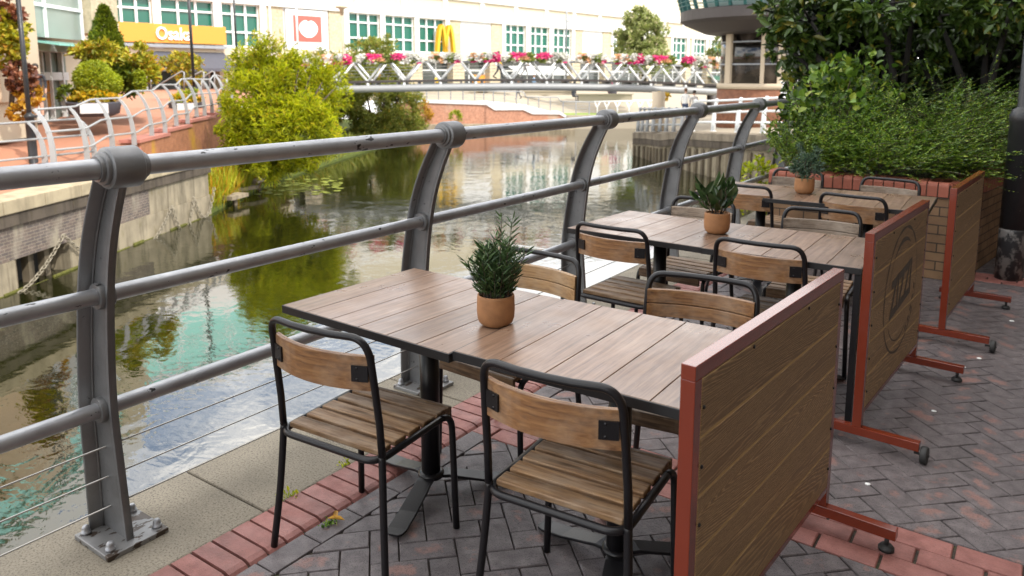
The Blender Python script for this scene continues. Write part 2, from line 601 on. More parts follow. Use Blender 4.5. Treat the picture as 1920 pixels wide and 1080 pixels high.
M['concrete'] = concrete('pale_concrete', (.30, .255, .18), .75, .4)
M['copingc'] = concrete('yellowish_concrete', (.40, .335, .225), .35, .15)  # lighter, yellowish concrete of the coping and towpath
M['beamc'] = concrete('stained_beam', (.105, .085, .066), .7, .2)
M['quaystone'] = concrete('weathered_quay_stone', (.24, .20, .15), .6, .2)
M['pile'] = concrete('wet_pile', (.16, .13, .09), .8, .3)
M['greybrick'] = brickmat('grey_quay_brick', (.15, .115, .098), (.115, .095, .088), (.29, .25, .19), stain=((.33, .29, .22), .52, .68, 1.6))
M['redwall'] = brickmat('ramp_brick', (.36, .15, .075), (.30, .125, .065), (.30, .17, .11), stain=((.42, .24, .02), .54, .70, 1.3))
M['riverbrick'] = brickmat('riverside_brick', (.45, .22, .14), (.40, .19, .12), (.42, .27, .2), stain=((.42, .36, .27), .56, .74, .5))
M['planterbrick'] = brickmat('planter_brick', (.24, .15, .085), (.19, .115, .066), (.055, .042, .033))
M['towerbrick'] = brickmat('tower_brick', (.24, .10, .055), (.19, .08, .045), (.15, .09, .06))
M['dullbrick'] = brickmat('dull_brick', (.13, .07, .045), (.10, .055, .038), (.09, .07, .055))  # dull brown brick for the terrace buildings and planter mortar
M['redcope'] = plain('red_coping_brick', (.29, .085, .05), .6, 0, .2, 14, .3)
M['pinkcope'] = plain('pink_coping', (.38, .15, .115), .7, 0, .15, 3, .3)
M['cream'] = brickmat('cream_block', (.50, .425, .295), (.46, .39, .265), (.40, .33, .22), bw=.9, bh=.3, ms=.012)
M['creamflat'] = plain('cream_render', (.52, .46, .34), .8, 0, .08, 1, .1)
M['white'] = plain('white_render', (.66, .65, .62), .7, 0, .05, 1, .05)
M['whitepanel'] = plain('white_panel', (.62, .62, .61), .5, 0, .05, 1, .03)
M['teal'] = plain('teal_glass', (.010, .105, .07), .25, 0, .1, .8, 0, .6)
M['paleglass'] = plain('pale_glass', (.42, .56, .54), .1, 0, .15, .6, 0, .6)
M['skyglass'] = plain('aqua_glass', (.28, .62, .54), .12, 0, .12, .5, 0, .6)
M['darkglass'] = plain('dark_glass', (.05, .06, .06), .08, 0, .3, .8, 0, .6)
M['greyglass'] = plain('smoked_glass', (.22, .27, .24), .1, 0, .25, .6, 0, .6)
M['brownglass'] = plain('brown_glass', (.13, .10, .08), .1, 0, .6, 1.2, 0, .6)
M['orange'] = plain('orange_fascia', (.62, .26, .035), .6, 0, .04, 1, 0)
M['letter'] = plain('white_letter', (.85, .85, .83), .5, 0, .02, 1, 0)
M['heartred'] = plain('salmon_board', (.62, .10, .075), .5, 0, .03, 1, 0)
M['yellow'] = plain('yellow_acrylic', (.62, .36, .01), .35, 0, .05, 2, 0)
M['charcoal'] = plain('charcoal_canvas', (.07, .07, .085), .8, 0, .15, 3, .1)
M['dark'] = plain('dark_interior', (.02, .018, .016), .8, 0, .3, 1, .1)
M['darkmetal'] = plain('dark_fascia', (.055, .045, .042), .55, .1, .15, 3, .05)
M['bark'] = plain('bark', (.075, .055, .04), .9, 0, .3, 14, .6)
M['darkbark'] = plain('dark_bark', (.012, .010, .008), .9, 0, .3, 14, .6)  # near black, so trunks vanish as if in the canopy's shade
M['greenbalc'] = plain('green_balcony_metal', (.03, .12, .11), .4, .2, .1, 3, .05)
M['beigestone'] = plain('beige_stone', (.48, .39, .28), .8, 0, .12, 2, .2)
M['pavefar'] = brickmat('promenade_brick', (.42, .20, .125), (.40, .19, .12), (.38, .20, .14))
M['plaza'] = plain('pale_paving', (.30, .255, .19), .85, 0, .1, .6, .2)
M['promenade'] = plain('red_promenade', (.33, .145, .085), .85, 0, .1, .7, .3)
M['lawn'] = plain('lawn_green', (.16, .24, .02), .9, 0, .3, 3, .5)
M['mud'] = plain('canal_bed', (.05, .045, .03), .9, 0, .3, 1, .3)
M['timber'] = concrete('river_timber', (.33, .27, .19), .6, .2)
M['chain'] = plain('rusty_chain', (.30, .265, .20), .7, .3, .3, 20, .3)
M['mossline'] = plain('moss_line', (.13, .13, .02), .95, 0, .4, 12, .6)
M['bankgrass'] = plain('bank_grass', (.10, .13, .015), .95, 0, .4, 5, .6)
M['render'] = plain('pale_render', (.26, .21, .155), .85, 0, .1, 1, .1)
M['moss'] = plain('moss', (.24, .27, .02), .95, 0, .4, 12, .6)

G = lambda *a: list(a)
M['L_dark'] = leafmat('laurel_leaf', [(0, (.026, .055, .008)), (.55, (.062, .12, .018)), (.9, (.12, .20, .035)), (1, (.30, .25, .03))], .25, .33)
M['L_deep'] = leafmat('shade_leaf', [(0, (.006, .014, .003)), (.6, (.014, .028, .006)), (1, (.03, .05, .012))], .12, .5)  # near-black green: deep shade inside the planting put into the leaf colour
M['L_juni'] = leafmat('ground_shrub_leaf', [(0, (.02, .05, .006)), (.35, (.07, .15, .014)), (.75, (.17, .29, .025)), (1, (.32, .38, .04))], .3, .45)
M['L_will'] = leafmat('willow_leaf', [(0, (.10, .135, .004)), (.25, (.32, .37, .006)), (.55, (.50, .54, .010)), (.85, (.58, .58, .02)), (1, (.60, .46, .02))], .55, .5)
M['L_willdk'] = leafmat('bank_shrub_leaf', [(0, (.10, .13, .010)), (.5, (.25, .28, .03)), (.85, (.36, .38, .09)), (1, (.46, .30, .03))], .4, .5)
M['L_reed'] = leafmat('reed_blade', [(0, (.26, .32, .01)), (.55, (.42, .44, .015)), (.8, (.5, .36, .02)), (1, (.55, .25, .015))], .35, .5)
M['L_cone'] = leafmat('cypress_leaf', [(0, (.06, .10, .006)), (.6, (.15, .19, .010)), (1, (.24, .27, .015))], .3, .5)
M['L_ball'] = leafmat('topiary_leaf', [(0, (.20, .26, .006)), (.6, (.36, .41, .010)), (1, (.48, .48, .02))], .35, .5)
M['L_gold'] = leafmat('golden_leaf', [(0, (.13, .15, .008)), (.4, (.34, .33, .015)), (.75, (.48, .42, .03)), (1, (.55, .25, .02))], .35, .5)
M['L_yell'] = leafmat('yellow_flower_leaf', [(0, (.30, .28, .01)), (.5, (.62, .42, .015)), (1, (.7, .38, .01))], .35, .5)
M['L_red'] = leafmat('red_leaf', [(0, (.09, .03, .02)), (.5, (.22, .075, .04)), (1, (.34, .14, .06))], .3, .5)
M['L_orange'] = leafmat('orange_leaf', [(0, (.30, .14, .02)), (.5, (.55, .28, .02)), (1, (.6, .38, .03))], .3, .5)
M['L_grey'] = leafmat('silver_tree_leaf', [(0, (.15, .19, .04)), (.5, (.30, .34, .09)), (.9, (.42, .44, .17)), (1, (.6, .5, .32))], .35, .5)
M['L_pot1'] = leafmat('rosemary_leaf', [(0, (.018, .045, .014)), (.6, (.045, .095, .028)), (1, (.11, .18, .06))], .2, .35)
M['L_pot2'] = leafmat('rubber_plant_leaf', [(0, (.012, .03, .008)), (.6, (.03, .065, .018)), (1, (.08, .13, .045))], .15, .28)
M['L_pot3'] = leafmat('blue_green_leaf', [(0, (.02, .05, .03)), (.6, (.045, .09, .05)), (1, (.10, .15, .08))], .2, .4)
M['F_white'] = leafmat('white_petal', [(0, (.62, .58, .50)), (1, (.82, .80, .76))], .3, .6)
M['F_pink'] = leafmat('magenta_petal', [(0, (.55, .01, .11)), (.7, (.75, .02, .20)), (1, (.80, .25, .30))], .3, .6)
M['F_salmon'] = leafmat('salmon_petal', [(0, (.75, .30, .22)), (1, (.80, .50, .20))], .3, .6)
M['F_leaf'] = leafmat('trough_leaf', [(0, (.05, .08, .01)), (1, (.22, .26, .03))], .3, .5)


def watermat():
    k = NT('canal_water', (.010, .011, .002), .015, 0, .5)
    k.set('IOR', 2.4)
    a = k.noise(k.co('World', (1, 1, 1), (0, 0, .3)), 1.1, 3, .5, .6)
    b = k.noise(k.co('World', (1, 1.8, 1), (0, 0, -.5)), 4.2, 3, .5, .4)
    c = k.noise(k.co('World', (1, 1, 1)), .25, 2, .5)
    amp = k.ramp(c, [(.35, .35), (.65, 1.0)])
    h = k.math('ADD', k.math('MULTIPLY', a, 1.0), k.math('MULTIPLY', b, .22))
    k.bump(k.math('MULTIPLY', h, amp), .15, .11)
    return k.m


M['water'] = watermat()
# ------------------------------------------------------------------ terrace floor
XR, Y1, SP = -2.597, 1.252, 1.637           # railing line, first post, spacing
XI, XO = -2.324, -2.861                      # stone coping inner / outer edge
XE = -2.09                                   # inner edge of red header course
YB0, YB1 = 2.635, 2.945                      # red band
YF0, YF1 = 7.10, 7.41                        # far red band
YMIN, YMAX, XMAX = -1.2, 12.5, 3.1

mb = MB(); mb.add([(XI, YMIN, -.011), (XMAX, YMIN, -.011), (XMAX, YMAX, -.011), (XI, YMAX, -.011)], [(0, 1, 2, 3)])
struct(mb.build('paving_bed', M['bed']))


def clip(poly, x0, y0, x1, y1):
    for ax, lim, sg in ((0, x0, 1), (0, x1, -1), (1, y0, 1), (1, y1, -1)):
        out = []
        for i in range(len(poly)):
            a, b = poly[i], poly[(i + 1) % len(poly)]
            da, db = sg * (a[ax] - lim), sg * (b[ax] - lim)
            if da >= 0: out.append(a)
            if (da >= 0) != (db >= 0):
                t = da / (da - db); out.append(tuple(a[k] + (b[k] - a[k]) * t for k in range(len(a))))
        poly = out
        if len(poly) < 3: return []
    return poly


class Pavers:
    def __init__(s): s.v = []; s.f = []; s.uv = []

    def add(s, poly, gap=.0022, bev=.0035, z=0.0, depth=.012):
        """poly: [(x, y, u, v)]"""
        n = len(poly)
        cx = sum(p[0] for p in poly) / n; cy = sum(p[1] for p in poly) / n
        ar = abs(sum(poly[i][0] * poly[(i + 1) % n][1] - poly[(i + 1) % n][0] * poly[i][1] for i in range(n))) / 2
        if ar < .0012: return
        dz = random.gauss(0, .0011); tx, ty = random.gauss(0, .006), random.gauss(0, .006)
        o = len(s.v)
        for k, (ins, zz) in enumerate(((gap, -depth), (gap + .0005, -bev), (gap + bev, 0))):
            for x, y, u, v in poly:
                d = math.hypot(x - cx, y - cy); q = max(0, 1 - ins * 1.35 / max(d, 1e-4))
                X, Y = cx + (x - cx) * q, cy + (y - cy) * q
                s.v.append((X, Y, z + zz + dz + (X - cx) * tx + (Y - cy) * ty)); s.uv.append((u, v))
        for k in range(2):
            for i in range(n):
                j = (i + 1) % n
                s.f.append((o + k * n + i, o + k * n + j, o + (k + 1) * n + j, o + (k + 1) * n + i))
        s.f.append(tuple(o + 2 * n + i for i in range(n)))

    def build(s, name, m):
        me = bpy.data.meshes.new(name); me.from_pydata(s.v, [], s.f); me.materials.append(m)
        ul = me.uv_layers.new(name='UVMap')
        li = np.empty(len(me.loops), np.int32); me.loops.foreach_get('vertex_index', li)
        ul.data.foreach_set('uv', np.array(s.uv, np.float32)[li].ravel())
        me.update(); o = bpy.data.objects.new(name, me); C.objects.link(o); return o


W2 = .1005
regs = [(XE + .103, YMIN, XMAX, YB0), (XE + .103, YB1, XMAX, YF0), (XE + .103, YF1, XMAX, YMAX)]
pv = Pavers(); c45 = math.cos(rad(45))
for m_ in range(-130, 131):
    for n_ in range(-45, 46):
        for (x0, y0, w, h) in ((0, 0, 2, 1), (2, -1, 1, 2)):
            a, b = m_ + 2 * n_ + x0, m_ - 2 * n_ + y0
            q = [(a, b), (a + w, b), (a + w, b + h), (a, b + h)]
            uv = [(0, 0), (1, 0), (1, 1), (0, 1)]
            P = [((x - y) * c45 * W2 + .3, (x + y) * c45 * W2 + 5.0, u, v) for (x, y), (u, v) in zip(q, uv)]
            cx, cy = P[0][0], P[0][1]
            if cx < XE - .4 or cx > XMAX + .4 or cy < YMIN - .4 or cy > YMAX + .4: continue
            for r in regs:
                pp = clip(P, *r)
                if pp: pv.add(pp)
y = YMIN
while y < YMAX:                                # dark stretcher course along the red edging
    L = .2035
    if not (YB0 - .02 < y < YB1 - .1 or YF0 - .02 < y < YF1 - .1):
        pv.add([(XE + .001, y, 0, 0), (XE + .102, y, 0, 1), (XE + .102, y + L, 1, 1), (XE + .001, y + L, 1, 0)])
    y += L
struct(pv.build('paving', M['paver']))
pv = Pavers()
for (b0, b1, o0) in ((YB0, YB1, 0), (YF0, YF1, .05)):
    for r in range(3):
        x = XE - (.1, 0, .1)[r] - o0
        while x < XMAX:
            x0 = max(x, XE + .002); hgt = (b1 - b0) / 3
            if x + .204 > x0 + .03:
                pv.add([(x0, b0 + r * hgt, 0, 0), (x + .204, b0 + r * hgt, 1, 0), (x + .204, b0 + (r + 1) * hgt, 1, 1), (x0, b0 + (r + 1) * hgt, 0, 1)], gap=.0035)
            x += .2055
struct(pv.build('red_brick_band', M['redpaver']))

mb = MB()                                      # bull-nosed header course
y = YMIN
while y < YMAX:
    a, b = y + .005, y + .0735
    dz = random.gauss(0, .001)
    prof = [(XI + .006, -.03), (XI + .006, .004), (XI + .012, .008), (XE - .035, .008), (XE - .014, .002), (XE - .003, -.008), (XE, -.02), (XE, -.03)]
    mb.add([(x, yy, z + dz) for yy in (a, b) for x, z in prof],
           [tuple(range(8))[::-1], tuple(range(8, 16))] + [(i, i + 1, i + 9, i + 8) for i in range(7)])
    y += .0795
struct(mb.build('brick_edging', M['redpaver']))

mb = MB()                                      # stone coping slabs
ys = [1.66 - 1.215 * 3 + 1.215 * i for i in range(12)]
for a, b in zip(ys, ys[1:]):
    mb.box(((XI + XO) / 2, (a + b) / 2, -.075 + random.gauss(0, .001)), (XI - XO, b - a - .009, .15))
struct(mb.build('stone_coping', M['stone'], bevel=.008))
w = MB(); w.b2((XO + .05, YMIN - .8, -4), (XMAX + 12, YMAX, -.1505))
o = w.build('canal_wall', M['concrete']); tag(o, 'concrete canal wall below the stone coping of the terrace', 'wall')

# ------------------------------------------------------------------ railing
HT, DT, HM, DM, HL, DL = 1.363, .191, .909, .006, .484, -.052
rl = thing('railing', 'curved grey metal railing with three rails and wires along the canal edge', 'railing', (XR, Y1, 0))
CX = [(0, -.034), (.25, -.043), (.484, -.05), (.7, -.03), (.909, .004), (1.06, .045), (1.18, .095), (1.27, .142), (1.335, .178)]
HWD = [(0, .092), (.25, .080), (.484, .071), (.7, .065), (.909, .060), (1.06, .056), (1.18, .052), (1.27, .048), (1.335, .045)]


def post(y):
    p = MB(); y0 = y
    cs = spline([(a, b, 0) for a, b in CX], 5); hs = spline([(a, b, 0) for a, b in HWD], 5)
    L = [(XR + c.y - h.y, c.x + .018) for c, h in zip(cs, hs)]; Rr = [(XR + c.y + h.y, c.x + .018) for c, h in zip(cs, hs)]
    n = len(L)
    for side, sg in ((L, 1), (Rr, -1)):          # flanges
        rows = [[], [], [], []]
        fw = .054 if sg > 0 else .013
        th = .011 if sg > 0 else .014
        for i, (x, z) in enumerate(side):
            rows[0].append((x, y0 - fw, z)); rows[1].append((x, y0 + fw, z))
            rows[2].append((x + sg * th, y0 + fw, z)); rows[3].append((x + sg * th, y0 - fw, z))
        p.grid([rows[0], rows[1], rows[2], rows[3], rows[0]], True)
        for k in (0, n - 1):
            q = [rows[j][k] for j in range(4)]; p.add(q, [(0, 1, 2, 3)])
    for sg in (-1, 1):                           # web, both faces
        p.grid([[(x + .009, y0 + sg * .006, z) for x, z in L], [(x - .009, y0 + sg * .006, z) for x, z in Rr]], True)
        p.tube([(x + .013, y0 + sg * .008, z) for x, z in L[:-1]], .005, 6)      # weld fillets
        p.tube([(x - .013, y0 + sg * .008, z) for x, z in Rr[:-1]], .005, 6)
    o = p.build('post', M['post'], rl)
    for pl in (o.data.polygons,): pass
    c = MB(); cx = XR + DT
    h_ = [(.034, .078), (.041, .078), (.042, .076), (.042, .066), (.052, .064), (.053, .062), (.053, .052), (.062, .051), (.066, .048), (.067, .044)]
    prof = [(r_, -z_) for r_, z_ in h_] + h_[::-1]
    c.lathe(prof, (cx, y, HT), 30, True, 'Y')
    cc = c.build('collar', M['post'], o)
    cc.data.polygons.foreach_set('use_smooth', [True] * len(cc.data.polygons))
    e = cc.modifiers.new('EdgeSplit', 'EDGE_SPLIT'); e.split_angle = rad(35)
    for hx, hz in ((DM, HM), (DL, HL)):
        r = MB(); r.lathe([(.029, -.026), (.044, -.026), (.047, -.02), (.047, .02), (.044, .026), (.029, .026)], (XR + hx, y, hz), 24, True, 'Y')
        q = r.build('ring', M['post'], o); e = q.modifiers.new('EdgeSplit', 'EDGE_SPLIT'); e.split_angle = rad(35)
    b = MB(); b.box((XR - .02, y + .01, .0095), (.235, .222, .019)); b.build('base_plate', M['plate'], o, bevel=.003)
    for sx in (-.09, .08):
        for sy in (-.082, .088):
            t = MB(); t.lathe([(.017, .019), (.017, .028), (.0135, .029), (.0135, .041), (.010, .049), (.004, .052)], (XR - .02 + sx, y + .01 + sy, 0), 12)
            t.build('bolt', M['rail'], o)
    return o


for i in range(-1, 6): post(Y1 + SP * i)
YE0, YE1 = Y1 - SP * 1.35, Y1 + SP * 5.3
for hx, hz, r in ((DT, HT, .0335), (DM, HM, .0285), (DL, HL, .0285)):
    t = MB(); t.tube([(XR + hx, YE0 + (YE1 - YE0) * k / 40, hz) for k in range(41)], r, 20); t.build('rail', M['rail'], rl)
for z in (.342, .228, .114):
    t = MB(); t.tube([(XR - .052, YE0, z), (XR - .052, YE1, z)], .0034, 6); t.build('wire', M['cable'], rl)

# ------------------------------------------------------------------ chairs
def make_chair():
    c = thing('bistro_chair', 'x', 'chair')
    r = .0118; fr = M['black']
    hw = .208
    for sx in (-1, 1):
        p = MB(); p.tube(spline([(sx * .246, -.228, .0), (sx * .226, -.206, .22), (sx * .213, -.190, .44), (sx * .213, -.190, .452)], 4), r, 12)
        p.build('leg', fr, c)
    for sx in (-1, 1):
        p = MB(); p.tube([(sx * .222, .186, 0), (sx * .216, .184, .2), (sx * .212, .182, .36)] + arc((sx * .211, .182, .385), (sx * .209, .18, .446), (sx * .207, .118, .446), 7), r, 12)
        p.build('leg', fr, c)
    f = MB()                                     # seat frame: two side rails round the back
    path = [(.207, .118, .446), (.207, -.12, .44)] + arc((.207, -.15, .439), (.205, -.212, .437), (.15, -.212, .437), 7)
    path += [(-q[0], q[1], q[2]) for q in path[::-1]]
    f.tube(path, r, 12)
    f.box((0, .150, .432), (.40, .022, .006)); f.box((0, 0, .432), (.40, .02, .006)); f.box((0, -.15, .432), (.40, .02, .006))
    f.build('seat_frame', fr, c)
    b = MB()                                     # back hoop
    half = [(.213, -.190, .452), (.212, -.196, .56), (.209, -.212, .70)] + arc((.206, -.222, .785), (.203, -.236, .852), (.150, -.243, .853), 8) + [(.08, -.256, .853)]
    b.tube(half + [(0, -.260, .853)] + [(-q[0], q[1], q[2]) for q in half[::-1]], r, 12)
    b.build('back_hoop', fr, c)
    s = MB()                                     # slats
    y = -.182
    for k in range(5):
        wdt = .0585
        s.box((0, y + wdt / 2, .452), (.388, wdt, .02)); y += wdt + .017
    s.box((0, y + .0, .432), (.39, .019, .056))
    s.build('seat', M['seatwood'], c, bevel=.004)

    def board(z0, z1, d0, d1, mat, name):
        k = MB(); n = 12; rows = []
        for i in range(n + 1):
            t = -1 + 2 * i / n; x = t * .202; yb = -.190 - .045 * (1 - t * t) - .022
            rows.append([(x, yb + d0 - .026 * (z0 - .68), z0), (x, yb + d1 - .026 * (z0 - .68), z0), (x, yb + d1 - .026 * (z1 - .68), z1), (x, yb + d0 - .026 * (z1 - .68), z1), (x, yb + d0 - .026 * (z0 - .68), z0)])
        k.grid(rows, False); k.add(rows[0][:4], [(0, 1, 2, 3)]); k.add(rows[-1][:4], [(3, 2, 1, 0)])
        return k
    bk = board(.678, .792, -.004, .005, None, '')
    b1 = board(.6785, .7325, .0052, .016, None, ''); b2_ = board(.7365, .7915, .0052, .016, None, '')
    bk.add(b1.v, b1.f); bk.add(b2_.v, b2_.f)
    back = bk.build('backrest', M['backwood'], c, bevel=.0025)
    for sx in (-1, 1):
        k = MB(); k.box((sx * .172, -.2335, .735), (.052, .005, .052), rz=sx * rad(21))
        for dz in (-.018, .018): k.lathe([(.0045, -.003), (.0045, .003)], (sx * .165, -.2375, .735 + dz), 8, axis='Y')
        k.build('bracket', fr, c)
    for ch in c.children:
        for v in ch.data.vertices: v.co.x *= 1.045; v.co.y *= 1.03
    return c


chair = make_chair()
FG, BG = 'bistro chairs with their backs towards the camera', 'bistro chairs facing the camera across the tables'
seats = [   # x, y, turn, wood, label, group
    (-1.872, 1.79, 4, 'backwood', 'brown slatted bistro chair standing nearest the railing post and the stone coping', FG),
    (-1.060, 1.895, 4, 'backwood', 'dark slatted bistro chair drawn up beside the nearest wooden screen', FG),
    (-1.830, 2.565, 176, 'backpale', 'bistro chair with pale wavy grained backrest behind the spiky potted plant', BG),
    (-1.035, 2.585, 187, 'backwood', 'bistro chair with orange two board backrest behind the nearest screen', BG),
    (-1.842, 3.79, -3, 'backwood', 'brown bistro chair under the railing end of the middle table pair', FG),
    (-1.082, 3.855, -1, 'backwood', 'brown bistro chair facing the middle table just beyond the nearest screen', FG),
    (-1.80, 4.455, 175, 'backgrey', 'grey wood bistro chair partly hidden by the broad leaved potted plant', BG),
    (-1.036, 4.48, 184, 'backgrey', 'grey wood bistro chair behind the middle table beside the logo screen', BG),
    (-1.77, 5.735, -5, 'backwood', 'brown bistro chair at the far table right behind the broad leaved plant', FG),
    (-.985, 5.665, -9, 'backwood', 'dark brown bistro chair at the far table beside the farthest screen', FG),
    (-1.725, 6.37, 170, 'backgrey', 'grey bistro chair behind the fine leaved potted plant at the brick planter', BG),
    (-1.000, 6.215, 168, 'backgrey', 'grey bistro chair alone in front of the brick planter, right of the fine leaved plant', BG),
]
variants = {}
for i, (x, y, a, wood, lab, g) in enumerate(seats):
    o = chair if i == 0 else dup(chair)
    o.location = (x, y, 0.002); o.rotation_euler = (0, 0, rad(a)); o['label'] = lab; o['group'] = g
    for ch in o.children:
        if ch.name.startswith('backrest') and wood != 'backwood':
            if wood not in variants:
                me = ch.data.copy(); me.materials[0] = M[wood]; variants[wood] = me
            ch.data = variants[wood]

# ------------------------------------------------------------------ tables
def make_table(w, d, zt=.775, legs=False, ped=(0, 0)):
    t = thing('bistro_table', 'x', 'table')
    p = MB(); n = max(4, round(w / .155)); pw = (w - .008) / n
    for k in range(n):
        p.box((-w / 2 + .004 + pw * (k + .5), 0, zt - .006), (pw - .0028, d - .008, .012))
    tp = p.build('tabletop', M['table'], t, bevel=.0012, seg=1)
    e = MB(); e.box((0, 0, zt - .0215), (w - .012, d - .012, .0185))
    for sx in (-1, 1): e.box((sx * (w / 2 - .0035), 0, zt - .0165), (.007, d, .030))
    for sy in (-1, 1): e.box((0, sy * (d / 2 - .0035), zt - .0165), (w - .0142, .007, .030))
    e.build('edge_frame', M['blackedge'], t, bevel=.0015)
    px, py = ped
    c = MB(); c.lathe([(.038, .075), (.038, zt - .04)], (px, py, 0), 24); c.lathe([(.052, .062), (.052, .078), (.039, .084)], (px, py, 0), 24)
    c.box((px, py, zt - .036), (.34, .06, .010)); c.box((px, py, zt - .0365), (.06, .34, .010))
    c.build('pedestal', M['black'], t)
    for k in range(3):
        a = rad(50 + 120 * k); f = MB(); rows = []
        Rm = Matrix.Rotation(a, 3, 'Z')
        for r_, hw_, z0, th in ((.03, .03, .062, .012), (.07, .032, .060, .012), (.12, .034, .048, .011), (.22, .036, .024, .010), (.31, .037, .010, .009), (.335, .030, .008, .008), (.345, .018, .008, .007)):
            rows.append([Rm @ V((r_, -hw_, z0)) + V((px, py, 0)), Rm @ V((r_, hw_, z0)) + V((px, py, 0)), Rm @ V((r_, hw_, z0 + th)) + V((px, py, 0)), Rm @ V((r_, -hw_, z0 + th)) + V((px, py, 0)), Rm @ V((r_, -hw_, z0)) + V((px, py, 0))])
        f.grid(rows); f.add(rows[0][:4], [(0, 1, 2, 3)]); f.add(rows[-1][:4], [(3, 2, 1, 0)])
        f.lathe([(.012, 0.001), (.012, .010)], Rm @ V((.31, 0, 0)) + V((px, py, 0)), 10)
        f.build('foot', M['black'], t, bevel=.002)
    if legs:
        for sy in (-1, 1):
            l = MB(); l.box((w / 2 - .017, sy * (d / 2 - .017), (zt - .033) / 2), (.028, .028, zt - .034)); l.build('leg', M['black'], t)
    return t


def put_table(A, w, d, rot, label, zt=.775, legs=False):
    t = make_table(w, d, zt, legs)
    a = rad(rot); ca, sa = math.cos(a), math.sin(a)
    t.location = (A[0] + w / 2 * ca - d / 2 * sa, A[1] + w / 2 * sa + d / 2 * ca, .0015); t.rotation_euler = (0, 0, a)
    t['label'] = label; t['group'] = 'plank topped tables in pairs'
    return t


TZ = .778
put_table((-2.348, 1.80), .862, .72, -2.2, 'plank topped table nearest the camera, at its railing end, under the spiky plant', TZ)
put_table((-1.480, 1.777), .845, .695, .8, 'plank topped table pushed against the nearest wooden screen', TZ + .009)
put_table((-2.229, 3.722), .835, .73, -3, 'plank topped table at the railing end of the middle pair, under the broad leaved plant', TZ)
put_table((-1.392, 3.657), .762, .735, 1, 'plank topped table with square end legs beside the logo screen', TZ + .003, True)
put_table((-2.165, 5.505), .79, .71, -3, 'plank topped table at the railing end of the far pair, under the fine leaved plant', TZ)
put_table((-1.374, 5.455), .80, .73, 2, 'plank topped table beside the farthest wooden screen', TZ + .003)

# ------------------------------------------------------------------ pots
def pot(loc, label, R0=.066, hgt=.112):
    p = thing('potted_plant', label, 'potted plant', loc, 0, 'potted plants on the tables')
    m = MB(); k = hgt / .112
    m.lathe([(R0 * .62, 0), (R0 * .74, .003), (R0 * .90, .013 * k), (R0 * .985, .028 * k), (R0 * 1.02, .055 * k), (R0, .100 * k), (R0 * .985, .110 * k), (R0 * .95, .112 * k), (R0 * .88, .111 * k), (R0 * .86, .100 * k)], loc, 40)
    m.build('pot', M['terracotta'], p)
    s = MB(); s.lathe([(R0 * .80, .092 * k), (R0 * .855, .098 * k), (R0 * .4, .103 * k)], loc, 24); s.build('soil', M['soil'], p)
    return p


z0 = TZ + .0022
p1 = pot((-1.535, 2.085, z0), 'terracotta pot of spiky rosemary like plant on the nearest table', .066, .112)
P, A, N, L = [], [], [], []
stems = MB(); base = np.array(p1.location) + np.array([0, 0, .1])
for k in range(40):
    a = k * 2.4; sp_ = .018 + .032 * math.sqrt(k / 40); tall = RNG.uniform(.14, .23) * (1.38 if k in (3, 8, 13, 5) else 1) * (1 - .25 * (k / 40))
    lean = RNG.uniform(.03, .26) * (.2 + k / 40)
    d = np.array([math.cos(a) * lean, math.sin(a) * lean, 1.0]); d /= np.linalg.norm(d)
    b = base + np.array([math.cos(a), math.sin(a), 0]) * sp_
    pts = [b + d * tall * t + np.array([math.cos(a), math.sin(a), 0]) * .05 * t * t * lean * 2 for t in np.linspace(0, 1, 7)]
    stems.tube(pts, [.0022 * (1 - .6 * t) for t in np.linspace(0, 1, 7)], 5)
    for t in np.linspace(.08, 1.0, 21):
        q = b + d * tall * t + np.array([math.cos(a), math.sin(a), 0]) * .05 * t * t * lean * 2
        for j in range(2):
            az = RNG.uniform(0, 6.28)
            P.append(q); A.append(d * RNG.uniform(.5, 1.0) + np.array([math.cos(az), math.sin(az), RNG.uniform(-.1, .4)]))
            N.append(unit(1)[0] + np.array([0, 0, .6])); L.append(RNG.uniform(.028, .055))
stems.build('stem', M['bark'], p1)
leafmesh('leaves', np.array(P), np.array(A), np.array(N), np.array(L), np.array(L) * .13, M['L_pot1'], p1, .03)

p2 = pot((-1.462, 4.075, z0), 'terracotta pot of broad dark leaves on the middle table pair', .070, .118)
P, A, N, L = [], [], [], []
base = np.array(p2.location) + np.array([0, 0, .105]); stems = MB()
for k in range(13):
    a = k * 2.4; lean = .15 + .75 * k / 13; tall = .20 - .07 * k / 13
    d = np.array([math.cos(a) * lean, math.sin(a) * lean, 1.0]); d /= np.linalg.norm(d)
    b = base + np.array([math.cos(a), math.sin(a), 0]) * .022
    stems.tube([b, b + d * tall * .5, b + d * tall * .8], .003, 5)
    for t in np.linspace(.25, .85, 5):
        az = RNG.uniform(0, 6.28)
        P.append(b + d * tall * t); A.append(d * .9 + np.array([math.cos(az) * .8, math.sin(az) * .8, .2])); N.append(np.array([math.cos(az), math.sin(az), 1.4]) * -1 + unit(1)[0] * .5); L.append(RNG.uniform(.075, .12))
stems.build('stem', M['bark'], p2)
leafmesh('leaves', np.array(P), np.array(A), np.array(N), np.array(L), np.array(L) * .36, M['L_pot2'], p2, .10)

